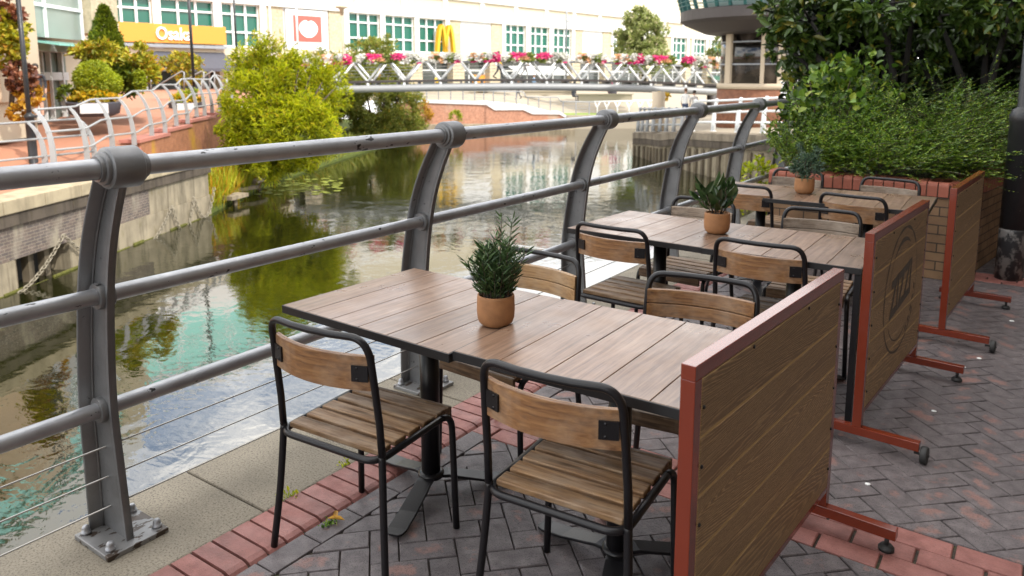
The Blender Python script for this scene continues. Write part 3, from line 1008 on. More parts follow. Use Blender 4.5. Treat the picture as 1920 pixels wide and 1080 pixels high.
p3 = pot((-1.445, 5.865, z0), 'terracotta pot of fine blue green sprigs on the far table', .070, .118)
base = np.array(p3.location) + np.array([0, 0, .105])
q, o_ = blob(base + np.array([0, 0, .115]), (.125, .125, .14), 1500, 26, .3, .3)
q[:, 2] = np.maximum(q[:, 2], base[2] + .0)
stems = MB()
for k in range(9):
    a = k * .7; stems.tube([base + np.array([.02 * math.cos(a), .02 * math.sin(a), 0]), base + np.array([.07 * math.cos(a), .07 * math.sin(a), .15])], .002, 5)
stems.build('stem', M['bark'], p3)
leafmesh('leaves', q, o_ + unit(1500) * .8 + np.array([0, 0, .5]), unit(1500) + np.array([0, 0, .6]), RNG.uniform(.018, .034, 1500), .009, M['L_pot3'], p3, .08)

# ------------------------------------------------------------------ wooden screens
def zizzi(parent, y0, y1, zc):
    """stencilled oval ring and the word, lying on the +x face"""
    k = MB(); yc = (y0 + y1) / 2; x = .0215
    def stroke(pts, w):
        pts = [V((x, a, b)) for a, b in pts]; n = len(pts); rows = [[], []]
        for i in range(n):
            t = (pts[min(i + 1, n - 1)] - pts[max(i - 1, 0)]).normalized(); nn = V((0, -t.z, t.y))
            ww = w[i] if isinstance(w, list) else w
            rows[0].append(pts[i] + nn * ww / 2); rows[1].append(pts[i] - nn * ww / 2)
        k.grid(rows)
    ring = lambda a, b, t0, t1, n=40: [(yc + a * math.cos(rad(t0 + (t1 - t0) * i / n)), zc + b * math.sin(rad(t0 + (t1 - t0) * i / n))) for i in range(n + 1)]
    stroke(ring(.335, .315, 35, 200), [.006 + .012 * abs(math.sin(i * .5)) for i in range(41)])
    stroke(ring(.335, .315, 205, 330), .011)
    stroke(ring(.335, .315, 338, 390), .006)
    stroke(ring(.27, .255, 60, 165), [.004 + .02 * max(0, math.sin(i * .11)) for i in range(41)])
    stroke(ring(.27, .255, 215, 300), .006)
    for a in range(0, 60, 12): stroke(ring(.30, .285, 300 + a, 306 + a, 4), .02)
    me = textmesh('ZIZZI', .165, 0, .006)
    vs = [V(v.co) for v in me.vertices]
    for v in vs: v.y *= 1.55
    k.add([(x + .0004, yc + v.x * 1.05, zc + v.y + .12 * v.x) for v in vs], [tuple(p.vertices) for p in me.polygons])
    o = k.build('lettering', M['stain'], parent)
    return o


def screen(a, b, label, wheels, logo=False):
    a, b = V(a), V(b); L = (b - a).length; ang = math.atan2(b.y - a.y, b.x - a.x) - math.pi / 2
    s = thing('screen', label, 'screen', (a.x, a.y, .0), ang, 'wooden screens beside the tables')
    f = MB(); zt = .978; zb = .172; t = .038                   # local: board along +y, faces +-x
    f.b2((-t / 2, 0, .091), (t / 2, t, zt - t)); f.b2((-t / 2, L - t, .091), (t / 2, L, zt - t))
    f.b2((-t / 2, 0, zt - t), (t / 2, L, zt))
    f.b2((-t / 2, t, zb - .022), (t / 2, L - t, zb))
    loc = s; fo = MB(); 
    def mk(mbx, name, m, **kw):
        w = WM(s); mbx.v = [tuple(w @ V(p)) for p in mbx.v]; return mbx.build(name, m, s, **kw)
    mk(f, 'frame', M['rust'], bevel=.0015)
    bd = MB(); n = 5; hh = (zt - t - zb) / n
    for i in range(n):
        bd.b2((-.0205, t + .0005, zb + hh * i + .0026), (.0205, L - t - .0005, zb + hh * (i + 1) - .0026))
    panel = mk(bd, 'board', M['screen'], bevel=.0025, seg=1)
    gv = MB(); gv.b2((-.0192, t + .001, zb + .003), (.0192, L - t - .001, zt - t - .003)); mk(gv, 'groove', M['groove'])
    rv = MB()
    for yy in (t * .5 + .028, L - t - .012):
        for i in range(n): rv.lathe([(.0055, 0), (.005, .0035), (.002, .005)], (.0207, yy, zb + hh * (i + .5)), 8, True, 'X')
    for yy in (L * .3, L * .68): rv.lathe([(.0055, 0), (.005, .0035)], (.0207, yy, zt - t - .012), 8, True, 'X')
    mk(rv, 'screw', M['black'])
    for yy, wh in ((t / 2, wheels), (L - t / 2, False)):
        g = MB(); g.b2((-.20, yy - t / 2, .052), (.255, yy + t / 2, .090)); mk(g, 'foot_bar', M['rust'], bevel=.002)
        for xx in (-.175, .225):
            q = MB()
            if wh:
                q.lathe([(.012, -.014), (.034, -.014), (.038, -.009), (.038, .009), (.034, .014), (.012, .014)], (xx + .05 * (1 if xx > 0 else -1), yy, .0385), 20, True, 'X')
                q.lathe([(.006, -.03), (.006, .03)], (xx + .04 * (1 if xx > 0 else -1), yy, .0385), 8, True, 'X')
                mk(q, 'castor', M['rubber'])
            else:
                q.lathe([(.008, .02), (.008, .053)], (xx, yy, 0), 10); q.lathe([(.026, .001), (.027, .012), (.018, .022)], (xx, yy, 0), 16)
                mk(q, 'foot_pad', M['rubber'])
    if logo:
        z = zizzi_local(s, L)
    return s


def zizzi_local(s, L):
    tmp = []
    o = zizzi(None, L * .5 - .01, L * .5 + .05, .60)
    o.parent = [c for c in s.children if c.name.startswith('board')][0]
    return o


screen((-.640, 1.632), (-.556, 2.800), 'nearest wooden screen with plain boards in a rust red frame', False)
screen((-.583, 3.520), (-.505, 4.668), 'wooden screen stencilled with an oval logo in a rust red frame', True, True)
screen((-.425, 5.250), (-.350, 6.372), 'farthest wooden screen in a rust red frame, in front of the brick planter', True)

# ------------------------------------------------------------------ small litter and weeds
for i, (u, v, s_) in enumerate(((1627, 908, .011), (1751, 771, .012), (1836, 672, .013), (1809, 689, .006), (1897, 602, .014))):
    p = onz(u, v, .001); m = MB(); m.lathe([(s_ * 1.0, 0), (s_ * 1.05, .002), (s_ * .7, .004)], p, 10)
    tag(m.build('chewing_gum', M['whitepaint']), 'small pale flattened spot stuck to the dark paving', 'gum', 'pale spots on the paving')
def weed(u, v, n, size, mat, label, name='weed'):
    p = np.array(onz(u, v, .0)); q = p + RNG.normal(size=(n, 3)) * np.array([size * .8, size * .8, .002]); q[:, 2] = .003
    A = unit(n) * .8 + np.array([0, 0, .8]); L_ = size * RNG.uniform(.5, 1.2, n)
    tag(leafmesh(name, q, A, unit(n) + np.array([0, 0, .8]), L_, L_ * .45, M[mat]), label, 'weed', 'weeds in the paving joints')
weed(540, 930, 26, .022, 'L_ball', 'tiny green weed at the coping joint beside the near chair leg')
weed(646, 872, 22, .02, 'L_ball', 'tiny yellow green weed between stone and red bricks farther along')
weed(618, 985, 30, .018, 'L_juni', 'small green weed at the foot of the red edging bricks')
weed(800, 548, 18, .02, 'L_ball', 'small weed beside the second railing post')
p = onz(613, 972, .012)
tag(leafmesh('fallen_leaf', np.array([p, p + V((.03, .012, .003))]), np.array([[1, .5, .1], [-.6, .7, .15]]), np.array([[0, 0, 1.], [.2, 0, 1]]), np.array([.07, .05]), np.array([.022, .018]), M['L_orange']), 'yellow fallen leaf lying against the red edging bricks', 'leaf')
# ------------------------------------------------------------------ helpers for upright planes far away
class Pl:
    """an upright plane through plan points A and B; d grows towards the camera side"""
    def __init__(s, A, B):
        s.A = V((A.x, A.y, 0)); s.x = V((B.x - A.x, B.y - A.y, 0)).normalized(); s.n = V((s.x.y, -s.x.x, 0))
        if (CAM - s.A).dot(s.n) < 0: s.n = -s.n

    def hit(s, u, v):
        d = ray(u, v); t = (s.A - V((0, 0, 0)) - V((CAM.x, CAM.y, 0))).dot(s.n) / d.dot(s.n)
        return CAM + d * t

    def sz(s, u, v):
        p = s.hit(u, v); return (p - s.A).dot(s.x), p.z

    def pt(s, a, z, d=0.0): return s.A + s.x * a + s.n * d + V((0, 0, z))

    def box(s, mb, a0, a1, z0, z1, d0, d1):
        ps = [s.pt(a, z, d) for a in (a0, a1) for d in (d0, d1) for z in (z0, z1)]
        mb.add(ps, [(0, 1, 3, 2), (4, 6, 7, 5), (0, 4, 5, 1), (2, 3, 7, 6), (0, 2, 6, 4), (1, 5, 7, 3)]); return mb

    def pbox(s, mb, u0, v0, u1, v1, d0, d1):      # by the picture columns / rows of its two corners
        a0, z0 = s.sz(u0, v0); a1, z1 = s.sz(u1, v1); return s.box(mb, a0, a1, z0, z1, d0, d1)


def cx(X, D, z): return V((CAM.x, CAM.y, 0)) + RT * X + FH * D + V((0, 0, z))


# ------------------------------------------------------------------ water and bed
mb = MB(); mb.add([(-900, -900, -4.6), (900, -900, -4.6), (900, 900, -4.6), (-900, 900, -4.6)], [(0, 1, 2, 3)]); struct(mb.build('ground', M['mud']))
mb = MB(); mb.add([(-140, -60, ZW), (XO + .3, -60, ZW), (XO + .3, YMAX + 2, ZW), (30, YMAX + 2, ZW), (60, 140, ZW), (-140, 140, ZW)], [(0, 1, 2, 3, 4, 5)]); struct(mb.build('water', M['water']))

# ------------------------------------------------------------------ left quay
W0, W1 = onz(0, 557, ZW), onz(394, 402, ZW)
QP = Pl(W0, W1)
ZC = -1.03
qd = (W1 - W0).length
qw = thing('quay_wall', 'long stained quay wall of concrete and grey brick across the canal', 'quay wall', QP.pt(0, ZW))
S0 = -16.0
def qbox(name, mat, z0, z1, d0, d1, a0=S0, a1=None, bev=0):
    m = MB(); QP.box(m, a0, qd if a1 is None else a1, z0, z1, d0, d1); return m.build(name, mat, qw, bevel=bev)
m = MB(); a = S0
while a < qd - .1:
    b = min(a + 1.35, qd + .12); QP.box(m, a, b - .012, -1.34, ZC, -1.0, .14); a = b
m.build('coping', M['copingc'], qw, bevel=.02)
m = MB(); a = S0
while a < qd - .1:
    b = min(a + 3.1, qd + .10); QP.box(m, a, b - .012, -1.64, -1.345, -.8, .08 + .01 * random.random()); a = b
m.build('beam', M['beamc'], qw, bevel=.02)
oa, _ = QP.sz(28, 520); ob, _ = QP.sz(128, 480)
oz = -2.48
qbox('brick_face', M['greybrick'], -2.4, -1.645, -.8, 0, a1=qd * .62)
qbox('concrete_face', M['concrete'], -2.4, -1.645, -.8, .004, a0=qd * .62 + .003)
qbox('footing', M['concrete'], -4.4, -2.405, -.8, .05, a1=oa); qbox('footing', M['concrete'], -4.4, -2.405, -.8, .05, a0=ob)
qbox('culvert', M['dark'], -4.4, -2.405, -.8, -.55, a0=oa + .002, a1=ob - .002)  # near-black box painted as the darkness inside the opening
for t in (.12, .42, .72):
    m = MB(); ac = oa + (ob - oa) * t; QP.box(m, ac - .09, ac + .09, -4.2, -2.41, -.35, -.17); m.build('timber', M['pile'], qw)
m = MB(); a = oa - 4
while a < qd - .2:
    b = a + random.uniform(.3, 1.1); QP.box(m, a, min(b, qd), -3.2, -3.08 + random.uniform(-.015, .05), .05, .075 + random.uniform(0, .03)); a = b + random.uniform(0, .25)
m.build('moss_line', M['mossline'], qw, bevel=.02)


def chain(ua, va, ub, vb, sag_v, label, d=.16):
    A_, B_ = QP.hit(ua, va) + QP.n * d, QP.hit(ub, vb) + QP.n * d
    um = (ua + ub) / 2; zm = QP.hit(um, sag_v).z
    mid = (A_ + B_) / 2; mid.z = 2 * zm - (A_.z + B_.z) / 2
    pts = arc(A_, mid, B_, 60); tot = sum((pts[i + 1] - pts[i]).length for i in range(60)); lk = .14; n = max(6, int(tot / (lk * .74)))
    mm = MB(); acc = [0]
    for i in range(60): acc.append(acc[-1] + (pts[i + 1] - pts[i]).length)
    for k in range(n):
        s_ = tot * (k + .5) / n; i = max(0, min(59, next((j for j in range(60) if acc[j + 1] >= s_), 59)))
        p = pts[i].lerp(pts[i + 1], (s_ - acc[i]) / max(1e-6, acc[i + 1] - acc[i])); t = (pts[i + 1] - pts[i]).normalized()
        side = t.cross(QP.n).normalized(); w_ = QP.n if k % 2 else side
        w_ = (w_ - t * w_.dot(t)).normalized()
        mm.tube([p + t * (lk / 2 * math.cos(q)) + w_ * (.045 * math.sin(q)) for q in [j * math.pi / 4 for j in range(8)]], .015, 5, closed=True)
    tag(mm.build('mooring_chain', M['chain']), label, 'chain', 'rusty chains along the quay wall')


chain(-60, 580, 107, 440, 545, 'rusty chain sagging from the culvert towards the left end of the quay wall')
chain(107, 440, 313, 386, 500, 'longest rusty chain dipping to the water right of the culvert')
chain(313, 386, 354, 370, 438, 'short rusty chain looping down to the mossy line of the quay wall')
chain(354, 370, 393, 352, 408, 'rusty chain hanging at the far corner of the quay wall')

# ------------------------------------------------------------------ left bank: towpath, ramp wall, promenade
RA, RB = gp(164, 21.2, -.7), gp(412, 33.8, 0)
RP = Pl(RA, RB)
tops = [(64.5, 205.6), (129, 201), (179, 186), (221, 184), (254, 171), (282, 170), (303, 159), (327, 159), (344, 148), (362, 148), (377, 149), (392, 149), (403, 141), (422, 146)]
bases = [(101, 309.5), (164, 303), (211, 279), (252, 273), (285, 257), (310, 250), (331, 236), (352, 232), (369, 219), (384, 217), (398, 213), (412.5, 211), (422, 203), (436, 201)]
BP = [RP.hit(*b) for b in bases]
back = -RP.n
# promenade surface: from the posts line back towards the buildings
rows = []
PZ = [p.z for p in BP]
first = BP[1] - RP.x * 26
edge = [V((first.x, first.y, ZC)), V((BP[0].x, BP[0].y, ZC)) - RP.x * .8, V((BP[1].x, BP[1].y, ZC + .08))] + BP[2:] + [BP[-1] + RP.x * 40 + V((0, 0, .5))]
for k in (0.12, 6, 14, 30, 60):
    rows.append([p + back * k + V((0, 0, (.004 * k if k < 20 else .08))) for p in edge])
mb = MB(); mb.grid(rows); struct(mb.build('promenade', M['promenade']))
mb = MB()
mb.add([QP.pt(S0, ZC - .004, -.9), QP.pt(qd, ZC - .004, -.9), QP.pt(qd, ZC - .004, -6), QP.pt(S0, ZC - .004, -16)], [(0, 1, 2, 3)]); struct(mb.build('towpath', M['copingc']))
# the body of the bank below
m = MB(); m.prism([QP.pt(S0, ZC - .32, -.78), QP.pt(qd - .02, ZC - .32, -.78), QP.pt(qd - .02, ZC - .32, -30), QP.pt(S0, ZC - .32, -30)], (0, 0, -3.2)); struct(m.build('bank', M['mud']))

rw = thing('ramp_wall', 'stepped red brick wall with lichen carrying the far ramp', 'wall', RP.pt(0, ZC))
steps = [(178, 304), (256, 277), (256, 262), (312, 249), (312, 242), (354, 233), (354, 225), (398, 216), (398, 211.5), (437, 206)]
sp_ = [RP.sz(*q) for q in steps]
m = MB(); m.prism([RP.pt(sp_[0][0] - .3, -3.6, .10)] + [RP.pt(a, z - .10, .10) for a, z in sp_] + [RP.pt(sp_[-1][0], -3.6, .10)], back * .6)
m.build('brick_face', M['redwall'], rw)
m = MB()
for i in range(0, len(sp_), 2):
    (a0, z0_), (a1, z1_) = sp_[i], sp_[i + 1]
    m.prism([RP.pt(a0 - .12, z0_ - .098, .15), RP.pt(a1, z1_ - .098, .15), RP.pt(a1, z1_ + .01, .15), RP.pt(a0 - .12, z0_ + .01, .15)], back * .66)
m.build('coping', M['pinkcope'], rw)

rr = thing('ramp_railing', 'pale curved railing stepping up the brick ramp', 'railing', BP[0])
TP = []
for (u, v), b in zip(tops, BP):
    # the post leans back from its base; its top is found at 0.55 m behind the base plane
    q = Pl(RA + back * .45, RB + back * .45).hit(u, v); TP.append(q)
for b, t in zip(BP, TP):
    m = MB(); d = t - b
    c1 = b + V((0, 0, d.z * .55)) - back * .06
    pts = arc(b, b + V((0, 0, d.z * .75)) - back * .05, t, 8)
    for i in range(8):
        p, q = pts[i], pts[i + 1]; w0 = .075 - .035 * i / 8; w1 = .075 - .035 * (i + 1) / 8; tx = RP.x * .026
        m.add([p - back * w0 - tx, p - back * w0 + tx, p + back * w0 + tx, p + back * w0 - tx, q - back * w1 - tx, q - back * w1 + tx, q + back * w1 + tx, q + back * w1 - tx],
              [(0, 1, 5, 4), (1, 2, 6, 5), (2, 3, 7, 6), (3, 0, 4, 7), (0, 3, 2, 1), (4, 5, 6, 7)])
    m.build('post', M['silver'], rr)
for f_ in (1.0, .60, .27):
    m = MB(); line = []
    for i, (b, t) in enumerate(zip(BP, TP)):
        k = f_; off = (b + (t - b) * k); off = b.lerp(t, k) if k == 1 else V((0, 0, 0)) + b + V((0, 0, (t.z - b.z) * k)) + back * (.45 * max(0, k - .35))
        line.append(off)
    pts = []
    for i, p in enumerate(line):
        pts.append(p)
        if i + 1 < len(line):
            q = line[i + 1]
            if abs(q.z - p.z) > .12: pts.append(p.lerp(q, .22) + V((0, 0, -(q.z - p.z) * .18))); pts.append(p.lerp(q, .78) + V((0, 0, (q.z - p.z) * .18)))
    m.tube(pts, .03, 8); m.build('rail', M['silver'], rr)

lr = thing('towpath_railing', 'pale curved railing beside the towpath, running out of the left of the view', 'railing', ph(85, 311, 20.5))
LA, LB = ph(85, 311, 20.4), ph(178, 304, 21.8)
LP = Pl(LA, LB)
lb = [LP.A + LP.x * ((LB - LA).length * k) + V((0, 0, LA.z)) for k in (-3, -2, -1, 0, 1)]
lt = Pl(LA + back * .45, LB + back * .45)
t0, t1 = lt.hit(51, 229), lt.hit(146, 223)
for k, b in zip((-3, -2, -1, 0, 1), lb):
    t = t0 + (t1 - t0) * k; m = MB(); pts = arc(b, b + V((0, 0, (t - b).z * .75)) - back * .05, t, 8)
    for i in range(8):
        p, q = pts[i], pts[i + 1]; w0 = .075 - .035 * i / 8; w1 = .075 - .035 * (i + 1) / 8; tx = RP.x * .026
        m.add([p - back * w0 - tx, p - back * w0 + tx, p + back * w0 + tx, p + back * w0 - tx, q - back * w1 - tx, q - back * w1 + tx, q + back * w1 + tx, q + back * w1 - tx],
              [(0, 1, 5, 4), (1, 2, 6, 5), (2, 3, 7, 6), (3, 0, 4, 7), (0, 3, 2, 1), (4, 5, 6, 7)])
    m.build('post', M['silver'], lr)
for f_ in (1.0, .62, .22):
    m = MB(); ln = []
    for k, b in zip((-3, 1), (lb[0], lb[-1])):
        t = t0 + (t1 - t0) * k; ln.append(t if f_ == 1 else b + V((0, 0, (t.z - b.z) * f_)) + back * (.45 * max(0, f_ - .35)))
    m.tube(ln, .03, 8); m.build('rail', M['silver'], lr)


def pole(u0, v0, u1, v1, D, r, label, mat, top=None, name='lamp_post', cat='lamp post', sleeve=None, group=None):
    b = ph(u1, v1, D); tz = ph(u0, v0, D).z
    t = thing(name, label, cat, b, 0, group)
    m = MB(); m.tube([b, V((b.x, b.y, tz))], r, 12); m.build('pole', mat, t)
    if sleeve:
        zs = ph(u1, sleeve, D).z; m = MB()
        m.lathe([(r * 2.1, 0), (r * 2.1, .08), (r * 1.85, .1), (r * 1.85, zs - b.z - .12), (r * 2.1, zs - b.z - .1), (r * 2.1, zs - b.z - .04), (r * 1.5, zs - b.z), (r * 1.02, zs - b.z + .05)], b, 18); m.build('base_sleeve', mat, t)
    if top:
        m = MB(); p = V((b.x, b.y, tz)); top(m, p); m.build('lantern' if name == 'lamp_post' else 'arm', mat, t)
    return t


pole(26, -60, 64, 313, 21.6, .065, 'black lamp post standing before the flowering climbers at the left', M['lamp'], sleeve=214)
pole(343, -70, 366, 195, 36, .07, 'black lamp post rising in front of the orange restaurant sign', M['lamp'], sleeve=165)
pole(436, -60, 447, 160, 45, .06, 'thin black lamp post rising behind the willow', M['lamp'])
pole(503, -60, 512, 150, 60, .07, 'white flagpole left of the white heart sign', M['whitepaint'], name='flagpole', cat='flagpole')
pole(550, -60, 561, 150, 58, .07, 'white flagpole crossing the edge of the heart sign', M['whitepaint'], name='flagpole', cat='flagpole')
pole(639, 22, 645, 150, 62, .06, 'dull gold lamp post with a flared lantern beside the heart sign', M['yellowlamp'] if 'yellowlamp' in M else M['beigestone'],
     top=lambda m, p: m.lathe([(.12, -.25), (.2, .2), (.55, .34), (.5, .42), (.1, .55)], p, 14))
pole(1061, -60, 1061, 150, 62, .07, 'slim grey post with small arms beyond the bridge', M['rail'],
     top=lambda m, p: m.tube([p + V((0, 0, -4.0)), p + RT * .6 + V((0, 0, -4.6))], .04, 6), name='signal_post', cat='post')

# ------------------------------------------------------------------ left glass-fronted building
GA, GB = ph(0, 226, 25.5), ph(205, 200, 33)
GL = Pl(GA, GB)
gz = GL.hit(60, 226).z - .15
gb = thing('glass_building', 'glass fronted building with aqua canopy at the left edge', 'building', GL.pt(0, gz))
def gpart(name, mat, rects, d0, d1, bev=0):
    m = MB()
    for r in rects: GL.pbox(m, *r, d0, d1)
    return m.build(name, mat, gb, bevel=bev)
a205, _ = GL.sz(206, 30); zt_ = 9.2
m = MB(); GL.box(m, -9, a205, gz - .6, zt_, -9, -1.2); m.build('body', M['creamflat'], gb)
m = MB(); a0, z0_ = GL.sz(158, 62); GL.box(m, a0, a205, z0_, zt_ - .004, -1.2, .35); m.build('stone_pier', M['cream'], gb)
a0, z1_ = GL.sz(13, 188); m = MB(); GL.box(m, a0 - 2.2, a0, z1_, zt_ - 3.2, -1.2, 1.2); m.build('side_wall', M['beigestone'], gb)
m = MB(); GL.box(m, a0 - 2.2, a0 - .1, gz - .3, z1_ - .003, -1.2, 1.0); m.build('side_wall_base', M['creamflat'], gb)
a1, zl0 = GL.sz(30, 65); a2, _ = GL.sz(156, 62)
m = MB(); GL.box(m, a1, a2, zl0 + 1.15, zt_ - 3.3, -1.2, -.02); m.build('upper_glazing', M['greyglass'], gb)
m = MB(); GL.box(m, a1, a2, zl0, zl0 + 1.147, -1.2, -.02); m.build('spandrel_panel', M['greyglass'], gb)
m = MB(); GL.box(m, a1 - 6, a2, zt_ - 3.297, zt_ - 1.6, -1.2, .05); m.build('teal_band', M['skyglass'], gb)
m = MB(); GL.box(m, -9, a205, zt_ - 1.597, zt_ + .3, -1.2, .4); m.build('parapet', M['white'], gb)
fr = MB()
GL.box(fr, a1, a2, zl0 + 1.10, zl0 + 1.22, -.02, .06); GL.box(fr, a1, a2, zl0 + 3.4, zl0 + 3.5, -.02, .06)
for u in (36, 84, 152): a, _ = GL.sz(u, 40); GL.box(fr, a - .05, a + .05, zl0, zt_ - 3.3, -.019, .065)
fr.build('window_frame', M['whitepaint'], gb)
for k, u in enumerate((40, 88)):
    a, _ = GL.sz(u, 72); b, _ = GL.sz(u + 46, 72); m = MB()
    m.prism([GL.pt(a, zl0 - .12, 0), GL.pt(b, zl0 - .12, 0), GL.pt(b, zl0 - .3, 1.3), GL.pt(a, zl0 - .3, 1.3)], V((0, 0, -.05))); m.build('canopy', M['skyglass'], gb)
a1, zf1 = GL.sz(44, 80); a2, zf0 = GL.sz(150, 100)
m = MB(); GL.box(m, a1, a2, zf0, zf1, -1.2, .2); m.build('fascia', M['whitepanel'], gb)
m = MB(); GL.box(m, a1, a2, gz, zf0 - .002, -1.2, -.6); m.build('entrance_glazing', M['greyglass'], gb)
m = MB()
for u, w_ in ((88, .10), (104, .04), (118, .04), (140, .05), (66, .05)): a, _ = GL.sz(u, 150); GL.box(m, a - w_, a + w_, gz, zf0 - .003, -.58, -.4)
GL.pbox(m, 66, 135, 150, 150, -.575, -.42); m.build('entrance_frame', M['whitepaint'], gb)
m = MB(); GL.pbox(m, 112, 152, 120, 172, -.57, -.5); GL.pbox(m, 113, 175, 124, 205, -.57, -.5); GL.pbox(m, 92, 110, 96, 132, -.57, -.5); m.build('poster', M['orange'], gb)

# ------------------------------------------------------------------ planting on the left bank
def plant(name, label, cat, loc, blobs, size, mat, aspect=.45, clumps=40, cl=.28, group=None, trunk=None, barkm='bark', part='foliage', **kw):
    t = thing(name, label, cat, loc, 0, group)
    if trunk:
        m = MB()
        for pts, r0, r1 in trunk: n = len(pts); m.tube(pts, [r0 + (r1 - r0) * i / (n - 1) for i in range(n)], 7)
        m.build('trunk' if part == 'crown' else 'stem', M[barkm], t)
    crown(part, blobs, size, M[mat], t, aspect, clumps=clumps, cl=cl, **kw)
    return t


def at(u, v, D): return ph(u, v, D)
def blobpx(u, v, D, wu, hv, dep=None, n=3000):
    c = ph(u, v, D); rx = wu / 2 * D / FPX; rz = hv / 2 * D / FPX
    return (c, (rx, dep or rx, rz), n)


b = ph(20, 215, 23.5)
plant('climbing_plant', 'yellow green climber high on the column at the left edge', 'climber', b, [blobpx(22, 75, 23.5, 60, 95, .5, 900), blobpx(10, 95, 23.4, 44, 70, .4, 500)], .16, 'L_gold', .8, 24, .35, 'climbers on the column', [([b, ph(24, 60, 23.7)], .06, .03)])
plant('climbing_plant', 'red brown climber in the middle of the column at the left edge', 'climber', b, [blobpx(40, 150, 23.3, 60, 60, .5, 700), blobpx(14, 24, 23.4, 44, 34, .4, 350)], .15, 'L_red', .7, 20, .35, 'climbers on the column', [([b, ph(36, 120, 23.6)], .05, .03)])
plant('climbing_plant', 'orange flowering climber low on the column behind the lamp post', 'climber', b, [blobpx(48, 182, 23.2, 56, 40, .4, 420), blobpx(36, 212, 23.2, 34, 26, .3, 200)], .14, 'L_orange', .8, 18, .35, 'climbers on the column', [([b, ph(48, 190, 23.5)], .04, .03)])

b = ph(207, 175, 30)
t = thing('cypress', 'dark green conical evergreen left of the orange sign', 'tree', b)
m = MB(); m.tube([b, ph(207, 30, 30)], [.12, .03], 8); m.build('trunk', M['bark'], t)
Ps, Os = [], []
zb_, zt2 = ph(207, 172, 30).z, ph(206, 12, 30).z; R0 = 50 * 30 / FPX
n = 7000; h = RNG.uniform(0, 1, n) ** 1.35; rr_ = R0 * (1 - h) ** .8 * RNG.uniform(.72, 1.06, n) * (1 + .10 * np.sin(h * 40 + RNG.uniform(0, 2, n))); th = RNG.uniform(0, 6.283, n)
P = np.stack([b.x + rr_ * np.cos(th), b.y + rr_ * np.sin(th), zb_ + (zt2 - zb_) * h], 1); O = np.stack([np.cos(th), np.sin(th), np.full(n, .9)], 1)
leafmesh('crown', P, O + unit(n) * .6, O + unit(n) * .6, RNG.uniform(.1, .2, n), .07, M['L_cone'], t)

b = ph(181, 190, 26.8)
def ball(name, label, base, balls, size, mat):
    t = thing(name, label, 'shrub', base); m = MB(); m.tube([base, V(balls[0][0])], [.06, .04], 7); m.build('stem', M['bark'], t)
    Ps, Os = [], []
    for c, r, n in balls:
        d = unit(n); Ps.append(np.array(c) + d * r * RNG.uniform(.82, 1.03, (n, 1)) * (1 + .05 * np.sin(d[:, :1] * 9))); Os.append(d)
    P, O = np.concatenate(Ps), np.concatenate(Os); n = len(P)
    leafmesh('foliage', P, O + unit(n) * .9, O + unit(n) * .5, size * RNG.uniform(.7, 1.3, n), size * .5, M[mat], t, .08)


ball('topiary_ball', 'clipped yellow green ball shrub standing above the round planter', ph(181, 190, 26.8), [(ph(177, 149, 26.8), .62, 8000), (ph(204, 157, 27.3), .42, 3500)], .075, 'L_ball')
0 and plant('topiary_ball', 'clipped yellow green ball shrub standing above the round planter', 'shrub', b, [blobpx(178, 149, 26.8, 66, 60, None, 5200), blobpx(204, 157, 27.3, 34, 50, None, 1900)], .085, 'L_ball', .5, 160, .16, None, [([b, ph(181, 150, 26.8)], .05, .04)])
b = ph(240, 172, 28.6)
plant('golden_shrub', 'golden leaved shrub between the clipped ball and the cypress', 'shrub', ph(190, 170, 28), [blobpx(192, 100, 28, 96, 44, .7, 800), blobpx(160, 95, 27.6, 46, 28, .4, 300)], .2, 'L_gold', .42, 26, .35, 'golden shrubs by the shops', [([ph(190, 170, 28), ph(200, 100, 28)], .06, .03), ([ph(195, 140, 28), ph(165, 100, 27.7)], .04, .02)])
plant('golden_shrub', 'golden leaved shrub on the right side of the cypress', 'shrub', b, [blobpx(258, 108, 28.5, 60, 50, .6, 760), blobpx(270, 135, 28.5, 44, 48, .5, 380)], .2, 'L_gold', .42, 24, .35, 'golden shrubs by the shops', [([b, ph(258, 110, 28.5)], .06, .03)])
plant('dark_shrub', 'dark leaved shrub low between the golden shrubs', 'shrub', b, [blobpx(238, 150, 28.2, 60, 50, .5, 900), blobpx(222, 135, 28.4, 56, 60, .5, 700)], .17, 'L_cone', .5, 24, .35)
plant('topiary_ball', 'small clipped shrub at the foot of the stair handrail', 'shrub', ph(262, 170, 27.8), [blobpx(262, 151, 27.8, 24, 42, None, 1500)], .08, 'L_ball', .5, 80, .2)
b = ph(345, 165, 42)
plant('small_tree', 'small golden green tree in front of the charcoal awning', 'tree', b, [blobpx(340, 116, 42, 72, 44, 1.0, 1500), blobpx(352, 138, 42, 50, 40, .8, 600)], .2, 'L_gold', .45, 30, .32, None, [([b, ph(342, 120, 42)], .07, .03), ([ph(344, 140, 42), ph(322, 112, 42)], .03, .02), ([ph(344, 140, 42), ph(366, 115, 42)], .03, .02)], part='crown')

